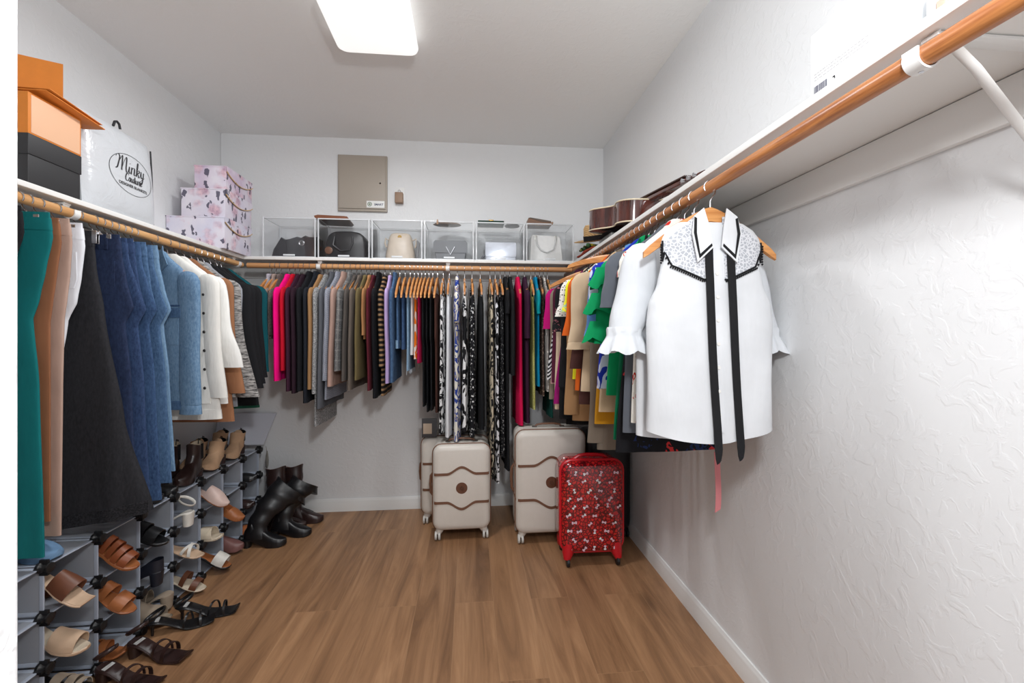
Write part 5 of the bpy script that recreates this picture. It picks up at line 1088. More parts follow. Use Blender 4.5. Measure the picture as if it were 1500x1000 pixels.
# white cartons near the door
t = thing('carton', 'white carton with barcode standing on the shelf above the bare rod', 'carton', (0.912, 0.852, SZ))
wcard = M('white_card', (240, 240, 240), 0.5); b = MB(); b.rbox((0, 0, 0.095), (0.225, 0.235, 0.19), 0.002); obj('box_base', b, wcard, t)
b = MB(); y = 0.105
while y > 0.068:
    w_ = random.choice((0.0008, 0.0014, 0.0022)); b.box((-0.1128, y, 0.05), (0.0006, w_, 0.028)); y -= w_ + random.choice((0.0008, 0.0014))
obj('barcode', b, M('barcode_ink', (104, 104, 116), 0.7), t)
b = MB()
for r_ in range(3):
    y = 0.105
    while y > -0.03:
        w_ = random.uniform(0.003, 0.009); b.box((-0.1128, y - w_ / 2, 0.092 - 0.007 * r_), (0.0006, w_, 0.0016)); y -= w_ + 0.0025
obj('small_print', b, M('pale_ink', (176, 174, 176), 0.7), t)
b = MB(); b.box((-0.1128, 0.05, 0.058), (0.0006, 0.006, 0.003)); b.box((-0.1128, 0.0475, 0.055), (0.0006, 0.002, 0.005)); obj('symbol', b, ink_m, t)
t = thing('carton', 'second white carton with lid edge, nearest the door on the shelf above the bare rod', 'carton', (0.92, 0.52, SZ))
b = MB(); b.rbox((0, 0, 0.06), (0.215, 0.29, 0.12), 0.003); obj('box_base', b, wcard, t)
b = MB(); b.rbox((0, 0, 0.14), (0.222, 0.297, 0.04), 0.003); obj('lid', b, wcard, t)
t = thing('shelf_divider', 'pale grey rounded divider between the two white cartons', 'divider', (0.86, 0.705, SZ))
b = MB(); b.rbox((0, 0, 0.055), (0.11, 0.012, 0.11), 0.004, 0.02, 'y'); obj('panel', b, M('pale_plastic', (206, 212, 218), 0.3), t)
b = MB(); b.rbox((0.0, -0.016, 0.045), (0.10, 0.018, 0.05), 0.003); obj('pad', b, M('pink_pad', (206, 168, 150), 0.6), t)
# ------------------------------------------------------------------ suitcases
def cover_ring(w_, h_, r_, n=6):
    pts = []
    for cx, cz, a0 in ((1, 1, 0), (-1, 1, 1), (-1, -1, 2), (1, -1, 3)):
        for i in range(n + 1):
            q = (a0 + i / n) * PI / 2; pts.append((cx * (w_ / 2 - r_) + r_ * math.cos(q), cz * (h_ / 2 - r_) + r_ * math.sin(q)))
    return pts
ivory = M('ivory_shell', (214, 207, 198), 0.38, var=0.015); brownl = M('brown_trim', (116, 80, 60), 0.5); shell_dark = M('grey_zip', (70, 64, 60), 0.6)
def shell_mb(W_, H_, D_, z0, R_=0.05, bow=0.012):
    # rounded slab: front at y = 0, back at y = D_
    b = MB(); rings = []
    for y, ins in ((0.0, 0.035), (0.004, 0.018), (0.014, 0.006), (0.028, 0.0), (D_ / 2 - 0.004, -0.002), (D_ / 2, 0.0015), (D_ / 2 + 0.004, -0.002), (D_ - 0.028, 0.0), (D_ - 0.014, 0.006), (D_ - 0.004, 0.018), (D_, 0.035)):
        rings.append([(x, y, z0 + H_ / 2 + z) for x, z in cover_ring(W_ - 2 * ins, H_ - 2 * ins, max(0.012, R_ - ins))])
    b.loft(rings); return b
def wheel_set(root, W_, D_, z0, m, whm, r=0.027):
    for sx in (-1, 1):
        for yy in (0.045, D_ - 0.045):
            x = sx * (W_ / 2 - 0.05); wx, wy = x + sx * 0.02, yy + (-0.014 if yy < D_ / 2 else 0.014)
            b = MB(); b.tube([(x, yy, z0 + 0.03), (x + sx * 0.008, yy, z0 - 0.002), (wx, wy, r + 0.006)], [0.03, 0.026, 0.015], 10); hs = obj('wheel_housing', b, m, root)
            for o_ in (-0.011, 0.011):
                b = MB(); b.lathe([(0.008, -0.007), (r - 0.004, -0.0075), (r, -0.005), (r, 0.005), (r - 0.004, 0.0075), (0.008, 0.007)], (wx + o_, wy, r), 22, axis='x'); obj('wheel', b, whm, hs)
whw = M('ivory_wheel', (206, 204, 198), 0.45)
def suitcase(label, x, y, W_, H_, D_, rz=0.0):
    t = thing('suitcase', label, 'suitcase', (x, y, 0), R(rz), group='cream hard-shell suitcases'); z0 = 0.062; h = H_ - z0
    obj('shell', shell_mb(W_, h, D_, z0, 0.055), ivory, t)
    # trim line round the seam near the front, the two wavy bands and the emblem
    b = MB(); b.tube([(px, 0.04, z0 + h / 2 + pz) for px, pz in cover_ring(W_ + 0.004, h + 0.004, 0.057)], 0.0045, 6, closed=True); obj('edge_piping', b, brownl, t)
    for s_, zc in ((1, z0 + h * 0.665), (-1, z0 + h * 0.335)):
        P = []
        for i in range(41):
            u = -1 + 2 * i / 40; q = max(0, 1 - (abs(u) / 0.52)); bump = q * q * (3 - 2 * q)
            P.append((u * (W_ / 2 - 0.012 * (abs(u) > 0.97)), 0.004 if abs(u) < 0.9 else 0.004 + (abs(u) - 0.9) * 0.16, zc + s_ * 0.042 * bump * W_ / 0.36))
        def bandf(u, v, P=P):
            i = min(39, int(u * 40)); f_ = u * 40 - i; p = [P[i][k] + (P[i + 1][k] - P[i][k]) * f_ for k in range(3)]
            return (p[0], p[1] - 0.0065, p[2] + (v - 0.5) * 0.016), (0, -1, 0)
        b = MB(); b.grid(bandf, 40, 2, 0.008)
        for sx in (-1, 1): b.rbox((sx * (W_ / 2 + 0.001), D_ / 2 + 0.004, zc), (0.004, D_ - 0.045, 0.016), 0.001)
        obj('wavy_band', b, brownl, t)
    b = MB(); b.lathe([(0.036, 0.0), (0.036, -0.004), (0.032, -0.0055), (0.029, -0.004), (0.02, -0.004), (0.018, -0.0055), (0.003, -0.0055)], (0, -0.0005, z0 + h / 2), 32, axis='y'); em = obj('emblem', b, M('emblem_brown', (104, 66, 48), 0.4) if 'emblem_brown' not in bpy.data.materials else bpy.data.materials['emblem_brown'], t)
    b = MB()
    for k in range(8):
        a = 2 * PI * k / 8; b.tube([(0.006 * math.cos(a), -0.006, z0 + h / 2 + 0.006 * math.sin(a)), (0.014 * math.cos(a + .3), -0.0062, z0 + h / 2 + 0.014 * math.sin(a + .3))], 0.0012, 5)
    obj('emblem_star', b, M('emblem_dark', (70, 42, 32), 0.4) if 'emblem_dark' not in bpy.data.materials else bpy.data.materials['emblem_dark'], em)
    b = MB(); zt = z0 + h; b.tube([(-0.09, D_ / 2, zt - 0.002), (-0.075, D_ / 2, zt + 0.016), (-0.04, D_ / 2, zt + 0.022), (0.04, D_ / 2, zt + 0.022), (0.075, D_ / 2, zt + 0.016), (0.09, D_ / 2, zt - 0.002)], 0.009, 8, flat=0.7); hn = obj('handle', b, brownl, t)
    for sx in (-1, 1):
        b = MB(); b.rbox((sx * 0.09, D_ / 2, zt + 0.003), (0.03, 0.024, 0.012), 0.004); obj('handle_mount', b, shell_dark, hn)
    b = MB(); xs = -W_ / 2; b.tube([(xs + 0.001, D_ / 2, z0 + h * 0.36), (xs - 0.016, D_ / 2, z0 + h * 0.40), (xs - 0.02, D_ / 2, z0 + h * 0.5), (xs - 0.016, D_ / 2, z0 + h * 0.60), (xs + 0.001, D_ / 2, z0 + h * 0.64)], 0.009, 8); obj('handle', b, brownl, t)
    wheel_set(t, W_, D_, z0, ivory, whw); return t
suitcase('small cream suitcase with brown wavy bands standing in front, under the flower print dresses', -0.05, 2.795, 0.362, 0.60, 0.20, 1)
suitcase('large cream suitcase mostly hidden behind the small cream suitcase', -0.10, 3.045, 0.46, 0.595, 0.27)
suitcase('tall cream suitcase with wavy bands between the small cream and the red suitcase', 0.505, 2.70, 0.44, 0.70, 0.24)
t = thing('suitcase', 'red suitcase printed with little pink and white bows, in the corner of the floor', 'suitcase', (0.688, 2.415, 0), R(-1))
W_, H_, D_ = 0.352, 0.585, 0.22; z0 = 0.075; h = H_ - z0
rs = NT('red_bow_print'); rs.set(Roughness=0.16, Coat_Weight=0.5); v = rs.map((1, 1, 1), (3, 1, 2))
c1 = rs.new('ShaderNodeTexVoronoi', {'Vector': v, 'Scale': 52.0}, feature='DISTANCE_TO_EDGE').outputs['Distance']
c0 = rs.ramp(rs.noise(v, 60, 1), [(0.35, (176, 14, 30)), (0.6, (206, 42, 40))])
c = rs.mix(rs.ramp(c1, [(0.0, (235, 235, 235)), (0.12, (0, 0, 0))], True), c0, (44, 10, 18))
rs.color(c); obj('shell', shell_mb(W_, h, D_, z0, 0.06), rs.m, t)
redp = M('red_plastic', (196, 20, 34), 0.3)
b = MB(); b.tube([(px, 0.035, z0 + h / 2 + pz) for px, pz in cover_ring(W_ + 0.004, h + 0.004, 0.062)], 0.01, 8, closed=True); obj('rim', b, redp, t)
b = MB(); zt = z0 + h; b.tube([(-0.1, 0.06, zt + 0.0), (-0.07, 0.06, zt + 0.02), (-0.03, 0.06, zt + 0.026), (0.03, 0.06, zt + 0.026), (0.07, 0.06, zt + 0.02), (0.1, 0.06, zt + 0.0)], 0.01, 8); obj('handle', b, redp, t)
for sx in (-1, 1):
    for yy in (0.03, D_ - 0.03):
        dy = -0.02 if yy < 0.1 else 0.02
        x = sx * (W_ / 2 - 0.042); b = MB(); b.tube([(x, yy, z0 + 0.05), (x + sx * 0.006, yy + dy * .3, z0 - 0.005), (x + sx * 0.014, yy + dy, 0.036)], [0.034, 0.032, 0.018], 10); hs = obj('wheel_housing', b, redp, t)
        b = MB(); b.lathe([(0.008, -0.009), (0.022, -0.009), (0.025, -0.006), (0.025, 0.006), (0.022, 0.009), (0.008, 0.009)], (x + sx * 0.008, yy + dy, 0.025), 20, axis='x'); obj('wheel', b, black_pl, hs)
pk = M('pink_print', (236, 190, 206), 0.3); wt_ = M('white_print', (240, 232, 236), 0.3); dk_ = M('dark_print', (60, 20, 30), 0.4)
bv, bw, bd_ = MB(), MB(), MB(); row = 0
def flatpoly(mb, pts, y): mb.add([(x, y, z) for x, z in pts], [tuple(range(len(pts)))])
zz = z0 + 0.03
while zz < z0 + h - 0.03:
    xx = -W_ / 2 + 0.04 + (0.03 if row % 2 else 0.0)
    while xx < W_ / 2 - 0.03:
        a = random.uniform(-0.9, 0.9) + (PI / 2 if random.random() < .25 else 0); s_ = random.choice((0.0125, 0.0145)); cx, cz = xx + random.uniform(-.006, .006), zz + random.uniform(-.006, .006)
        ro = lambda p: (cx + (p[0] * math.cos(a) - p[1] * math.sin(a)) * s_, cz + (p[0] * math.sin(a) + p[1] * math.cos(a)) * s_)
        for sx in (-1, 1):
            flatpoly(bd_, [ro((sx * x, y)) for x, y in ((0, -.22), (.55, -.72), (1.05, -.62), (1.15, 0), (1.05, .62), (.55, .72), (0, .22))], -0.0006)
            flatpoly(bv if random.random() < .6 else bw, [ro((sx * x, y)) for x, y in ((.1, -.15), (.55, -.58), (.95, -.5), (1.02, 0), (.95, .5), (.55, .58), (.1, .15))], -0.0010)
        flatpoly(bd_, [ro((0.36 * math.cos(q * PI / 5), 0.36 * math.sin(q * PI / 5))) for q in range(10)], -0.0013)
        flatpoly(bw, [ro((0.26 * math.cos(q * PI / 5), 0.26 * math.sin(q * PI / 5))) for q in range(10)], -0.0016)
        xx += random.choice((0.062, 0.085))
    zz += 0.046; row += 1
sh_o = [o for o in t.children if o.name.startswith('shell')][0]
allm = MB(); mats_ = []
for q, mb in enumerate((bd_, bv, bw)): allm.add(mb.v, mb.f); mats_ += [q] * len(mb.f)
po_ = obj('bow_print', allm, dk_, sh_o); po_.data.materials.append(pk); po_.data.materials.append(wt_)
for p_, q in zip(po_.data.polygons, mats_): p_.material_index = q
# black suitcase in the corner
t = thing('suitcase', 'black suitcase in the dark corner behind the red suitcase', 'suitcase', (0.878, 2.72, 0))
bs = M('black_shell', (26, 26, 30), 0.35); obj('shell', shell_mb(0.29, 0.62, 0.24, 0.055, 0.045), bs, t); wheel_set(t, 0.29, 0.24, 0.055, bs, black_pl)
b = MB(); b.tube([(-0.08, 0.12, 0.672), (-0.07, 0.12, 0.69), (0.07, 0.12, 0.69), (0.08, 0.12, 0.672)], 0.008, 8); obj('handle', b, bs, t)
b = MB()
def rib(u, v): return (0.95 - 0.0 + 0.011 * (v - .5) * 2 + 0.006 * math.sin(3 * u), 2.12 + 0.004 * math.sin(5 * u), 0.86 - 0.22 * u + (0.012 * (v - .5) if u > .95 else 0)), (0, -1, 0)
b.grid(rib, 16, 2, 0.001); tag(obj('ribbon', b, cl('pink_ribbon', (214, 132, 136), rough=.5), loc=(-0.03, -0.55, 0.0)), 'pink ribbon hanging below the red-hemmed black dress', 'ribbon')
b = MB(); b.prism([(-0.03, 0.0), (0.045, 0.0), (0.045, 0.06), (-0.03, 0.06)], -0.004, 0.004, 'y')
# small paper tag and framed card on the big suitcase
t = tag(obj('paper_tag', MB(), white_c), 'x', 'x') if False else None
t = thing('luggage_tag', 'dark framed card with tan picture hanging by the large cream suitcase', 'tag', (-0.272, 3.03, 0.665))
b = MB(); b.rbox((0, 0, 0), (0.10, 0.006, 0.13), 0.002); obj('frame', b, M('tag_frame', (60, 58, 60), 0.5), t)
b = MB(); b.rbox((-0.012, -0.0035, -0.005), (0.058, 0.001, 0.07), 0.0004); obj('picture', b, M('tag_tan', (178, 158, 138), 0.6), t)

# ------------------------------------------------------------------ shoe rack: plastic sheets with frames, black connectors
pan = NT('smoky_plastic'); pan.color((176, 180, 188)); pan.set(Roughness=0.35)
trn = pan.new('ShaderNodeBsdfTransparent', {'Color': (0.85, 0.88, 0.93, 1)}); tl = pan.new('ShaderNodeBsdfTranslucent', {'Color': col((186, 190, 198))})
m1 = pan.new('ShaderNodeMixShader', {0: 0.30, 1: pan.b.outputs[0], 2: tl.outputs[0]}); m2 = pan.new('ShaderNodeMixShader', {0: 0.12, 1: m1.outputs[0], 2: trn.outputs[0]}); pan.t.links.new(m2.outputs[0], pan.n['Material Output'].inputs['Surface'])
panm = pan.m; edgm = M('smoky_plastic_edge', (170, 178, 192), 0.35)
XF, XBK = -1.41, -1.765; YN = [1.408 + 0.2165 * k for k in range(9)]; ZN = [0.012, 0.18, 0.348, 0.517]
rk = thing('shoe_rack', 'smoky grey plastic cube shoe rack with black connectors under the jeans', 'shoe rack', ((XF + XBK) / 2, (YN[0] + YN[-1]) / 2, 0))
ox, oy = rk.location.x, rk.location.y
def panel_proto(ax, n):
    # sheet in its own frame, front edge at local x = 0; ax 'v' vertical (x, z), 'h' horizontal (x, y)
    t = MB(); L = XF - XBK - 0.03; s_ = n - 0.011
    if ax == 'v': t.rbox((-L / 2 - 0.015, 0, 0), (L, 0.0016, s_), 0.0005)
    else: t.rbox((-L / 2 - 0.015, 0, 0), (L, s_, 0.0016), 0.0005)
    e = MB()
    for dx in (0.018, L + 0.012): e.rbox((-dx, 0, 0), (0.014, 0.005, s_) if ax == 'v' else (0.014, s_, 0.005), 0.0015)
    for q in (-1, 1): e.rbox((-L / 2 - 0.015, 0, q * (s_ / 2 - 0.007)) if ax == 'v' else (-L / 2 - 0.015, q * (s_ / 2 - 0.007), 0), (L - 0.03, 0.005, 0.014) if ax == 'v' else (L - 0.03, 0.014, 0.005), 0.0015)
    return t, e
protos = {}
def add_panel(ax, n, loc):
    if ax not in protos:
        a, e = panel_proto(ax, n); p = obj('panel', a, panm, rk); obj('panel_frame', e, edgm, p); protos[ax] = p
    else: p = copy_thing(protos[ax], rk)
    p.location = loc
for k in range(9):
    for r_ in range(3): add_panel('v', ZN[1] - ZN[0], (XF - 0, YN[k] - oy, (ZN[r_] + ZN[r_ + 1]) / 2)) if False else add_panel('v', ZN[1] - ZN[0], (XF - ox, YN[k] - oy, (ZN[r_] + ZN[r_ + 1]) / 2))
for k in range(8):
    for z in ZN: add_panel('h', YN[1] - YN[0], (XF - ox, (YN[k] + YN[k + 1]) / 2 - oy, z))
cnp = None
for k in range(9):
    for z in ZN:
        if cnp is None:
            b = MB(); b.lathe([(0.006, -0.032), (0.017, -0.03), (0.019, -0.02), (0.012, -0.012), (0.012, 0.0), (0.017, 0.004), (0.016, 0.008), (0.006, 0.01)], (0, 0, 0), 16, axis='x')
            for j in range(4):
                a = j * PI / 2; b.box((-0.012, 0.018 * math.cos(a), 0.018 * math.sin(a)), (0.026, 0.008 if abs(math.cos(a)) < .5 else 0.016, 0.008 if abs(math.sin(a)) < .5 else 0.016))
            cnp = obj('connector', b, black_pl, rk)
            c = cnp
        else: c = copy_thing(cnp, rk)
        c.location = (XF - ox + 0.002, YN[k] - oy, z)

# ------------------------------------------------------------------ shoes: local x = heel to toe, z = 0 under the sole
def foot_w(u, w=0.042): # half width along the foot
    P = [(0, .30), (.06, .62), (.15, .74), (.3, .66), (.45, .68), (.62, .95), (.74, 1.0), (.86, .88), (.95, .58), (1, .22)]
    for a, b_ in zip(P, P[1:]):
        if u <= b_[0]:
            t = (u - a[0]) / (b_[0] - a[0]); return w * (a[1] + (b_[1] - a[1]) * t)
    return w * P[-1][1]
def foot_c(u): return 0.004 * math.sin(2.4 * u)
def foot_z(u, hh):
    t = min(1, max(0, (0.66 - u) / 0.56)); return hh * t * t * (3 - 2 * t) + 0.012 * max(0, (u - .85) / .15) ** 2
def sole_mb(L, hh, th, w, z_off=0.0, square=False, ins=0.0, u0=0.0, u1=1.0):
    b = MB(); rings = []
    for i in range(25):
        u = u0 + (u1 - u0) * i / 24; hw = foot_w(u, w) - ins
        if square and u > 0.8: hw = foot_w(0.8, w) * (1 - 0.12 * (u - .8) / .2) - ins
        hw = max(hw, 0.003); z = foot_z(u, hh) + z_off; c_ = foot_c(u); e = min(th * 0.3, 0.003)
        rings.append([(u * L, c_ - hw + e, z), (u * L, c_ + hw - e, z), (u * L, c_ + hw, z + e), (u * L, c_ + hw, z + th - e), (u * L, c_ + hw - e, z + th), (u * L, c_ - hw + e, z + th), (u * L, c_ - hw, z + th - e), (u * L, c_ - hw, z + e)])
    b.loft(rings); return b
def heel_mb(L, hh, w, kind):
    b = MB(); u = 0.10
    if kind == 'block': prof = ((0.0, 0.62, 0.018), (1.0, 0.74, 0.024))
    else: prof = ((0.0, 0.16, 0.005), (0.55, 0.2, 0.006), (0.85, 0.45, 0.014), (1.0, 0.7, 0.022))
    rings = []
    for t, kw, lx in prof:
        z = t * (foot_z(u, hh) + 0.003); hw = w * kw; rings.append([(u * L + lx * math.cos(2 * PI * j / 14), hw * math.copysign(abs(math.sin(2 * PI * j / 14)) ** .7, math.sin(2 * PI * j / 14)), z) for j in range(14)])
    b.loft(rings); return b
def strap_mb(L, w, hh, u, width, rise, z_off, th=0.0028, skew=0.0, m=1.04):
    # band over the foot at u
    b = MB()
    def fn(a, v):
        q = PI * a; uu = u + (v - 0.5) * width / L + skew * (a - .5); hw = foot_w(uu, w) * m
        return (uu * L, foot_c(uu) - hw * math.cos(q) * (1 if abs(math.cos(q)) > .001 else 0), foot_z(uu, hh) + z_off + rise * math.sin(q) ** 0.75), (0, -math.cos(q), math.sin(q))
    b.grid(fn, 16, 4, th); return b
def ankle_mb(L, w, hh, zr, r=0.0035, tilt=0.02):
    b = MB(); zb = foot_z(0.1, hh) + zr
    b.tube([(0.13 * L + 0.14 * L * math.cos(2 * PI * j / 22) * 1.0, w * 0.78 * math.sin(2 * PI * j / 22), zb + tilt * math.cos(2 * PI * j / 22)) for j in range(22)], r, 6, closed=True, flat=2.0); return b
def upper_mb(L, w, hh, z_off, top_fn, u0=0.0, u1=1.0, m=1.0, arch=1.0, square=False):
    # closed upper from u0 to u1: each section is a half dome of height top_fn(u)
    b = MB(); rings = []; N_ = 22
    for i in range(N_ + 1):
        u = u0 + (u1 - u0) * i / N_; hw = max(0.004, foot_w(u, w) * m)
        if square and u > 0.8: hw = foot_w(0.8, w) * (1 - 0.12 * (u - .8) / .2) * m
        h_ = max(0.004, top_fn(u)); z = foot_z(u, hh) + z_off; ring = []
        for j in range(13):
            q = PI * j / 12; ring.append((u * L, foot_c(u) - hw * math.copysign(abs(math.cos(q)) ** 0.7, math.cos(q)), z + h_ * math.sin(q) ** arch))
        rings.append(ring)
    b.loft(rings, True, True); return b
def counter_mb(L, w, hh, z_off, hgt, u1=0.5, th=0.0025):
    # low wall round the heel
    b = MB()
    def fn(a, v):
        s = -1 + 2 * a; u = u1 * abs(s) ** 1.6; sg = 1 if s > 0 else -1; hw = foot_w(u, w) * (1.0 if abs(s) > .12 else abs(s) / .12); k = 1 - 0.55 * abs(s) ** 3
        return (u * L - 0.004 * (1 - abs(s)), foot_c(u) + sg * hw * (1 - 0.1 * v), foot_z(u, hh) + z_off + hgt * k * v), (-(1 - abs(s)) if abs(s) < .5 else 0, sg * abs(s), 0.01)
    b.grid(fn, 26, 5, th); return b
def leather(n, c, r=0.45): return bpy.data.materials.get(n) or M(n, c, r, var=0.06)
def shoe(label, cat, loc, rz, sole_c, bed_c, up_c, style, L=0.235, w=0.04, hh=0.0, plat=0.008, heel=None, tilt=(0, 0), group=None, **o):
    t = thing({'sandal': 'sandal', 'mule': 'mule_shoe', 'pump': 'pump_shoe', 'bootie': 'ankle_boot', 'tall': 'tall_boot', 'slide': 'slide_sandal', 'woven': 'sandal'}[style], label, cat, loc, (R(tilt[0]), R(tilt[1]), R(rz)), group)
    obj('sole', sole_mb(L, hh, plat, w, square=o.get('square')), sole_c, t)
    zo = plat
    if bed_c and style not in ('bootie', 'tall'): obj('footbed', sole_mb(L, hh, 0.003, w, zo - 0.0008, o.get('square'), 0.003, 0.01, 0.985), bed_c, t)
    if heel: obj('heel', heel_mb(L, hh, w, heel), o.get('heel_c', sole_c), t)
    zo += 0.001
    if style in ('sandal', 'slide', 'woven'):
        for u, wd, rise, sk in o['straps']: obj('strap', strap_mb(L, w, hh, u, wd, rise, zo, skew=sk), up_c, t)
        if o.get('ankle'): obj('ankle_strap', ankle_mb(L, w, hh, o['ankle'], o.get('ar', .0035)), o.get('ankle_c', up_c), t)
        if o.get('counter'): obj('heel_counter', counter_mb(L, w, hh, zo, o['counter'], 0.32), up_c, t)
        if o.get('label_patch'):
            b = MB(); u = 0.17; b.loft([[(u * L + x, y, foot_z(u + x / L, hh) + zo + 0.0022 + dz) for x, y in ((-.007, -.02), (.007, -.02), (.007, .02), (-.007, .02))] for dz in (0, 0.0008)]); obj('insole_label', b, M('label_white', (190, 190, 188), .5) if 'label_white' not in bpy.data.materials else bpy.data.materials['label_white'], t)
    elif style == 'mule':
        obj('vamp', upper_mb(L, w, hh, zo - 0.002, lambda u: 0.058 * (1 - ((u - o.get('v0', .5)) / (1 - o.get('v0', .5))) ** 2.2 * 0.72), o.get('v0', .5), 1.0, 1.02, .8, o.get('square')), up_c, t)
    elif style == 'pump':
        obj('vamp', upper_mb(L, w, hh, zo - 0.002, lambda u: 0.042 * (1 - ((u - .62) / .38) ** 2.0 * 0.5), .62, 1.0, 1.02, .8), up_c, t)
        obj('heel_counter', counter_mb(L, w, hh, zo, 0.05, 0.66), up_c, t)
    else:
        sh = o.get('shaft', 0.16); lean = o.get('lean', 0.0); ly = o.get('leany', 0.0)
        obj('vamp', upper_mb(L, w, hh, zo - 0.003, lambda u: 0.045 + 0.055 * max(0, 1 - ((u - .30) / .55)) ** 1.0 if u < .8 else 0.05 - 0.024 * ((u - .8) / .2) ** 1.5, .22, 1.0, 1.03, .62, o.get('square')), up_c, t)
        b = MB(); rings = []; NS = 18; n = 24
        for i in range(NS + 1):
            s = i / NS; z = foot_z(0.12, hh) + zo + sh * s; k = min(1, s / 0.35 * (0.16 / sh) * 1.0) if sh > 0 else 1
            xf = (0.62 - 0.20 * min(1, s * sh / 0.085)) * L if s * sh < 0.085 else 0.42 * L + o.get('flare', 0.0) * (s - .085 / sh); xb_ = 0.0 * L + (0.006 if s * sh > .04 else 0) - o.get('flare', 0.0) * s * .6
            rx, cx = (xf - xb_) / 2, (xf + xb_) / 2; hw = w * (0.8 + 0.05 * s) + o.get('flare', 0) * s * .5; wr = o.get('wr', 0.0) * math.sin(s * sh * 70 + 1.0) * min(1, s * 3)
            bend = lean * s ** 1.4; bendy = ly * s ** 1.4
            rings.append([(cx + bend + (rx + wr) * math.cos(2 * PI * j / n), bendy + (hw + wr * 0.7) * math.sin(2 * PI * j / n), z - o.get('droop', 0) * s * s - 0.25 * (lean * math.cos(2 * PI * j / n) * rx / .05 * s + ly * math.sin(2 * PI * j / n) * s) + (0.008 * math.cos(2 * PI * j / n * 2) * (s > .95))) for j in range(n)])
        top_ = rings[-1]; m_ = [sum(p[k] for p in top_) / n for k in range(3)]
        b.loft(rings, True, False); obj('shaft', b, up_c, t)
        b = MB(); inn = [[(m_[0] + (p[0] - m_[0]) * .94, m_[1] + (p[1] - m_[1]) * .92, p[2] - dz) for p in top_] for dz in (-0.0005, 0.05)]
        b.loft([top_, inn[0], inn[1]], False, True); obj('lining', b, o.get('lining', bed_c or up_c), t)
        if o.get('gore'):
            b = MB()
            for sy in (-1, 1): b.grid(lambda a, v, sy=sy: ((0.14 * L + 0.1 * L * (a) + lean * (0.3 + .65 * v), sy * (w * 0.84 + 0.001), foot_z(.12, hh) + zo + sh * (0.4 + 0.58 * v)), (0, sy, 0)), 4, 6, 0.004)
            obj('elastic_gore', b, black_c, t)
        if o.get('tab'):
            b = MB(); b.tube([(0.004 + lean, ly, m_[2] - 0.02), (-0.006 + lean, ly, m_[2] + 0.012), (0.008 + lean, ly, m_[2] + 0.018), (0.012 + lean, ly, m_[2] - 0.01)], 0.005, 6, flat=.3); obj('pull_tab', b, black_c, t)
    return t
BR, TAN, BEI, BLK, NAVY, WHT, GRY = leather('brown_calf', (104, 62, 42)), leather('tan_calf', (164, 100, 58)), leather('beige_calf', (206, 176, 148)), leather('black_calf', (26, 26, 28), .32), leather('navy_calf', (24, 28, 40)), leather('white_calf', (222, 218, 210)), leather('stone_suede', (162, 146, 128), .9)
CRM, DBR, TSU, BLU, MAU, OLV = leather('cream_calf', (214, 200, 178)), leather('espresso_calf', (50, 34, 32), .3), leather('tan_suede', (190, 154, 122), .9), leather('denim_blue', (104, 138, 172), .8), leather('mauve_calf', (122, 84, 80)), leather('oatmeal_knit', (190, 172, 148), .85)
ST2 = [(.62, .03, .045, 0), (.78, .03, .036, 0)]
zt = ZN[3] + 0.0045; F_ = 0.0045
def cell(k, r_): return (YN[k] + YN[k + 1]) / 2, ZN[r_] + F_
def inrack(k, r_, dy=0.0, poke=0.03, L=0.235, toe=True):
    y, z = cell(k, r_); return ((XF + poke - L, y + dy, z), 0) if toe else ((XF + poke, y + dy, z), 180)
def S(label, cat, k, r_, *a, dy=-0.045, poke=0.04, toe=True, drz=0, lean=0, **kw):
    L = kw.get('L', 0.235); loc, rz = inrack(k, r_, dy, poke, L, toe)
    if lean: loc = (XF + poke - L * math.cos(R(lean)), loc[1], loc[2] + L * math.sin(R(lean)) * 0.97 + 0.002)
    return shoe(label, cat, loc, rz + drz, *a, tilt=(0, lean), **kw)
# column by column from the door; cells of column 1 stand between the first and second connector seen, and so on
S('black strappy shoe in the rack cell beside the door wall, middle row', 'shoe', 0, 1, BLK, BLK, BLK, 'sandal', straps=ST2, ankle=.03, poke=-.02, dy=0.0)
S('black shoe with gold buckle bar, bottom rack row beside the door wall', 'shoe', 0, 0, BLK, BLK, BLK, 'sandal', straps=[(.62, .02, .045, 0), (.8, .012, .03, 0)], poke=-.02, dy=0.02, ankle_c=gold, ankle=.03)
S('brown leather mule with gold chain, top rack row by the door', 'shoe', 1, 2, BEI, BEI, BR, 'slide', straps=[(.60, .075, .055, 0)], hh=.0, square=True, poke=.07, dy=-.055, lean=35)
S('brown strappy sandal with gold bow deep in the top rack cell by the door', 'shoe', 1, 2, BR, BR, BR, 'sandal', straps=ST2, ankle=.05, ankle_c=gold, poke=-.07, dy=.035)
S('beige heeled slide with wide strap, middle rack row by the door', 'shoe', 1, 1, BEI, CRM, BEI, 'slide', straps=[(.70, .085, .048, .0)], hh=.045, heel='block', poke=.075, dy=-.05, plat=.012, lean=12)
S('grey and black woven wedge sandal, bottom rack row by the door', 'shoe', 1, 0, OLV, BLK, GRY, 'woven', straps=[(.55, .03, .05, .08), (.7, .03, .045, -.08), (.82, .02, .034, 0)], hh=.05, heel='block', plat=.022, poke=.08, dy=-.03, ankle=.05, ar=.005)
S('brown caged sandal with several straps, top rack row', 'shoe', 2, 2, TAN, TAN, leather('cognac', (136, 72, 40)), 'sandal', straps=[(.40, .022, .062, 0), (.53, .022, .058, 0), (.66, .024, .05, 0), (.80, .03, .04, 0)], poke=.075, dy=-.045, ankle=.03, ar=.005, plat=.014, counter=.03, lean=33)
S('tan woven flat sandal in the rack below the brown caged sandal', 'shoe', 2, 1, TAN, TAN, TAN, 'sandal', straps=[(.45, .04, .055, .06), (.74, .05, .042, 0)], poke=.07, dy=-.05, counter=.03, lean=34)
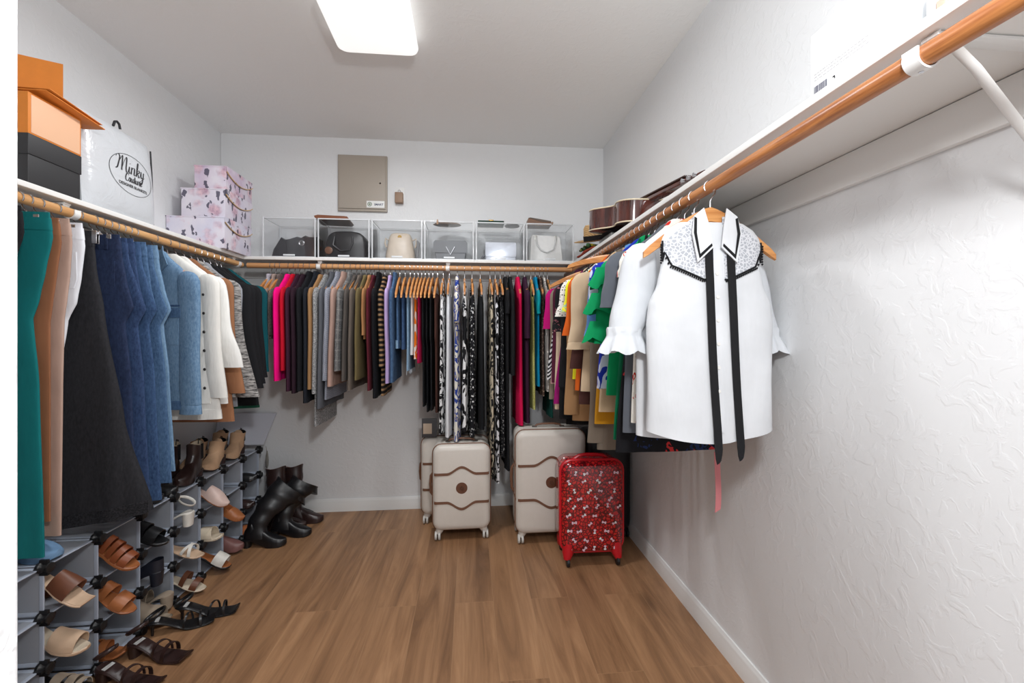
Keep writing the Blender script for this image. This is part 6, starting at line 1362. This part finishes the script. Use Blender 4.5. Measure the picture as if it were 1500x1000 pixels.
S('tan strappy sandal in the bottom rack cell behind the espresso sandals', 'shoe', 2, 0, TAN, TAN, TAN, 'sandal', straps=[(.5, .02, .05, .1), (.66, .03, .045, -.1)], poke=.04, dy=-.04, ankle=.07, ar=.005)
S('black sandal with buckle in the top rack row, third cell from the door', 'shoe', 3, 2, BLK, BLK, BLK, 'sandal', straps=[(.5, .04, .055, 0), (.72, .05, .045, 0)], poke=.06, dy=-.055, ankle=.06, ankle_c=BLK, plat=.014, lean=22)
S('navy block-heel shoe with open heel, middle rack row', 'shoe', 3, 1, NAVY, TAN, NAVY, 'pump', hh=.055, heel='block', poke=.045, dy=-.055, toe=False)
S('stone suede open-toe heel, bottom rack row', 'shoe', 3, 0, GRY, GRY, GRY, 'slide', straps=[(.62, .1, .055, 0)], hh=.06, heel='block', poke=.075, dy=-.045, counter=.05)
S('second stone suede heel turned backwards beside its mate', 'shoe', 3, 0, GRY, GRY, GRY, 'slide', straps=[(.62, .1, .055, 0)], hh=.06, heel='block', poke=.02, dy=.05, toe=False)
S('white block-heel sandal, top rack row', 'shoe', 4, 2, WHT, WHT, WHT, 'sandal', straps=ST2, hh=.06, heel='block', poke=.045, dy=-.05, toe=False, ankle=.06)
S('beige thong sandal with white straps, middle rack row', 'shoe', 4, 1, BEI, BEI, WHT, 'sandal', straps=[(.70, .014, .042, .16), (.70, .014, .042, -.16)], poke=.085, dy=-.045, ankle=.05, lean=18)
S('brown and cream t-bar sandal, bottom rack row', 'shoe', 4, 0, CRM, CRM, BR, 'sandal', straps=[(.55, .025, .055, 0), (.8, .03, .038, 0)], poke=.09, dy=-.04, ankle=.03, lean=22)
S('pale pink peep-toe flat, top rack row', 'shoe', 5, 2, TAN, leather('pink_beige', (214, 188, 178)), leather('pink_beige', (214, 188, 178)), 'mule', poke=.085, dy=-.05, v0=.45, lean=32)
S('cream knotted slide, middle rack row', 'shoe', 5, 1, CRM, CRM, CRM, 'slide', straps=[(.66, .05, .05, .12), (.66, .05, .046, -.12)], poke=.07, dy=-.05, plat=.014)
S('black and tan sandal with white front strap, bottom rack row', 'shoe', 5, 0, BLK, TAN, WHT, 'sandal', straps=[(.74, .06, .05, 0)], poke=.10, dy=-.05, plat=.012, ankle=.05, ar=.006, ankle_c=BLK, lean=28)
S('tan lace-up flat, middle rack row near the tall boots', 'shoe', 6, 1, TAN, TAN, TAN, 'pump', poke=.06, dy=-.05, lean=30)
S('mauve leather ankle boot, bottom rack row near the tall boots', 'boot', 6, 0, MAU, MAU, MAU, 'bootie', shaft=.10, poke=.07, dy=-.05, L=.23)
S('dark patent flat in the last rack column, middle row', 'shoe', 7, 1, DBR, DBR, DBR, 'pump', poke=.03, dy=-.04)
S('orange-tan flat in the last rack column beside the tall boots', 'shoe', 7, 0, TAN, TAN, leather('orange_tan', (190, 112, 66)), 'pump', poke=.05, dy=-.04)
S('black flat in the last rack column, top row', 'shoe', 7, 2, BLK, BLK, BLK, 'pump', poke=.04, dy=-.03)
# on top of the rack
shoe('blue fabric mule on top of the rack below the black wide trousers', 'shoe', (XF - 0.235, 1.70, zt), -8, BLU, BLK, BLU, 'mule', v0=.42, w=.044)
shoe('second blue mule further back on the rack top beside the teal trousers', 'shoe', (XF - 0.31, 1.60, zt), -4, BLU, BLK, BLU, 'mule', v0=.42, w=.044)
shoe('orange tan flat on the rack top at the door wall', 'shoe', (XF - 0.25, 1.49, zt), 6, TAN, TAN, leather('orange_calf', (190, 96, 52)), 'pump')
shoe('black flat shoe on the rack top under the blue jeans', 'shoe', (XF - 0.24, 2.29, zt), 0, BLK, BLK, BLK, 'pump', hh=.03, heel='block')
shoe('black patent heel on the rack top under the palest jeans', 'shoe', (XF - 0.24, 2.19, zt), 0, BLK, BLK, BLK, 'pump', hh=.03, heel='block')
shoe('dark brown ankle boot on the rack top next to the tan suede booties', 'boot', (XF - 0.08, 2.60, zt), -86, DBR, OLV, leather('brown_black', (44, 30, 28), .28), 'bootie', shaft=.14, hh=.035, heel='block', gore=1, tab=1, lining=OLV, w=.041, L=.22)
shoe('second dark brown ankle boot, behind its mate on the rack top', 'boot', (XF - 0.185, 2.585, zt), -90, DBR, OLV, leather('brown_black', (44, 30, 28), .28), 'bootie', shaft=.14, hh=.035, heel='block', gore=1, tab=1, lining=OLV, w=.041, L=.22)
for i, (dx_, y, l) in enumerate([(-.085, 2.83, 'tan suede bootie behind the dark brown ankle boots, on the room side'), (-.195, 2.84, 'tan suede bootie behind the dark brown ankle boots, on the wall side'), (-.085, 3.06, 'tan suede bootie nearest the white board, on the room side'), (-.195, 3.07, 'tan suede bootie nearest the white board, on the wall side')]):
    shoe(l, 'boot', (XF + dx_, y, zt), -88, DBR, BLK, TSU, 'bootie', shaft=.085, hh=.05, heel='block', tab=1, lining=BLK, group='tan suede booties on the rack top', L=.20, w=.045, flare=.012)
# on the floor
lab = dict(label_patch=1)
shoe('black square-toe strappy sandal on the floor, nearest the rack', 'sandal', (-1.385, 2.035, 0), 22, BLK, BLK, BLK, 'sandal', straps=[(.60, .008, .05, .1), (.78, .009, .045, -.05)], hh=.055, heel='stiletto', square=True, ankle=.03, L=.25, **lab)
shoe('black square-toe strappy sandal on the floor, further from the door', 'sandal', (-1.33, 2.145, 0), 10, BLK, BLK, BLK, 'sandal', straps=[(.60, .008, .05, .1), (.78, .009, .045, -.05)], hh=.055, heel='stiletto', square=True, ankle=.03, L=.25, **lab)
shoe('espresso brown sandal with gold ring on the floor, nearer the door', 'sandal', (-1.385, 1.795, 0), -12, DBR, DBR, DBR, 'sandal', straps=[(.70, .016, .05, .0), (.55, .008, .055, .1)], hh=.05, heel='block', square=True, ankle=.06, L=.25, ankle_c=CRM if False else DBR, **lab)
shoe('espresso brown sandal with gold ring on the floor, beside the black sandals', 'sandal', (-1.37, 1.93, 0), -12, DBR, DBR, DBR, 'sandal', straps=[(.70, .016, .05, .0), (.55, .008, .055, .1)], hh=.05, heel='block', square=True, ankle=.06, L=.25, **lab)
shoe('beige slide sandal on the floor at the bottom edge by the rack', 'sandal', (-1.375, 1.66, 0), -4, BEI, BEI, BEI, 'slide', straps=[(.62, .06, .05, 0)], hh=.03, heel='block', plat=.018, **lab)
shoe('straw woven shoe toe at the bottom edge of the floor', 'shoe', (-1.33, 1.55, 0), 0, OLV, OLV, straw.m, 'mule', v0=.45)
# tall black boots by the end of the rack
PT = leather('black_patent', (20, 20, 23), .36)
shoe('tall black leather boot slouching on the floor, nearest the rack', 'boot', (-1.375, 2.84, 0), 0, BLK, BLK, PT, 'tall', shaft=.34, hh=.045, heel='block', L=.25, lean=.16, leany=.17, droop=.10, flare=.055, wr=.006, w=.043)
shoe('tall black leather boot with shaft folded over, middle of the boot pile', 'boot', (-1.27, 2.975, 0), -2, BLK, BLK, PT, 'tall', shaft=.34, hh=.04, heel='block', L=.25, lean=.10, leany=.14, droop=.09, flare=.05, wr=.006, w=.043)
shoe('dark brown lined tall boot standing behind the black boots', 'boot', (-1.335, 3.075, 0), 0, DBR, DBR, DBR, 'tall', shaft=.36, hh=.02, heel='block', L=.245, lean=-.03, leany=.06, flare=.02, lining=BR, wr=.003)
shoe('second brown lined tall boot nearer the back wall', 'boot', (-1.255, 3.16, 0), 4, DBR, DBR, DBR, 'tall', shaft=.35, hh=.02, heel='block', L=.245, lean=-.02, leany=.05, flare=.02, lining=BR, wr=.003)
shoe('black pointed boot against the back wall, end of the boot pile', 'boot', (-1.36, 3.27, 0), -4, BLK, BLK, PT, 'tall', shaft=.24, hh=.03, heel='block', L=.255, lean=-.01, leany=.0, flare=.015, w=.037)
# white board and key pendant by the rack end
b = MB(); b.loft([[(x, y0 + dy, z) for x, z, y0 in ((-1.76, 0.53, 3.225), (-1.43, 0.53, 3.225), (-1.375, 0.735, 3.30), (-1.76, 0.74, 3.30))] for dy in (0, 0.012)])
tag(obj('foam_board', b, M('white_board', (206, 208, 218), .5)), 'pale white board leaning on the back wall above the rack end', 'board')
t = thing('key_pendant', 'silver beaded pendant hanging at the end of the shoe rack', 'pendant', (XF + 0.02, 3.175, 0.50))
b = MB(); b.tube([(0, 0, 0.03), (0.004, 0.004, -0.01), (0.006, 0.01, -0.05)], 0.0018, 6); obj('cord', b, steel, t)
b = MB(); b.loft([[(0.004 + y, x * .6, z) for x, z in ((0, 0.0), (0.02, -0.03), (0.034, -0.07), (0.026, -0.105), (0, -0.12), (-0.026, -0.105), (-0.034, -0.07), (-0.02, -0.03))] for y in (0, 0.006)]); obj('charm', b, M('silver_beads', (150, 146, 138), .35, .7, var=.2), t)
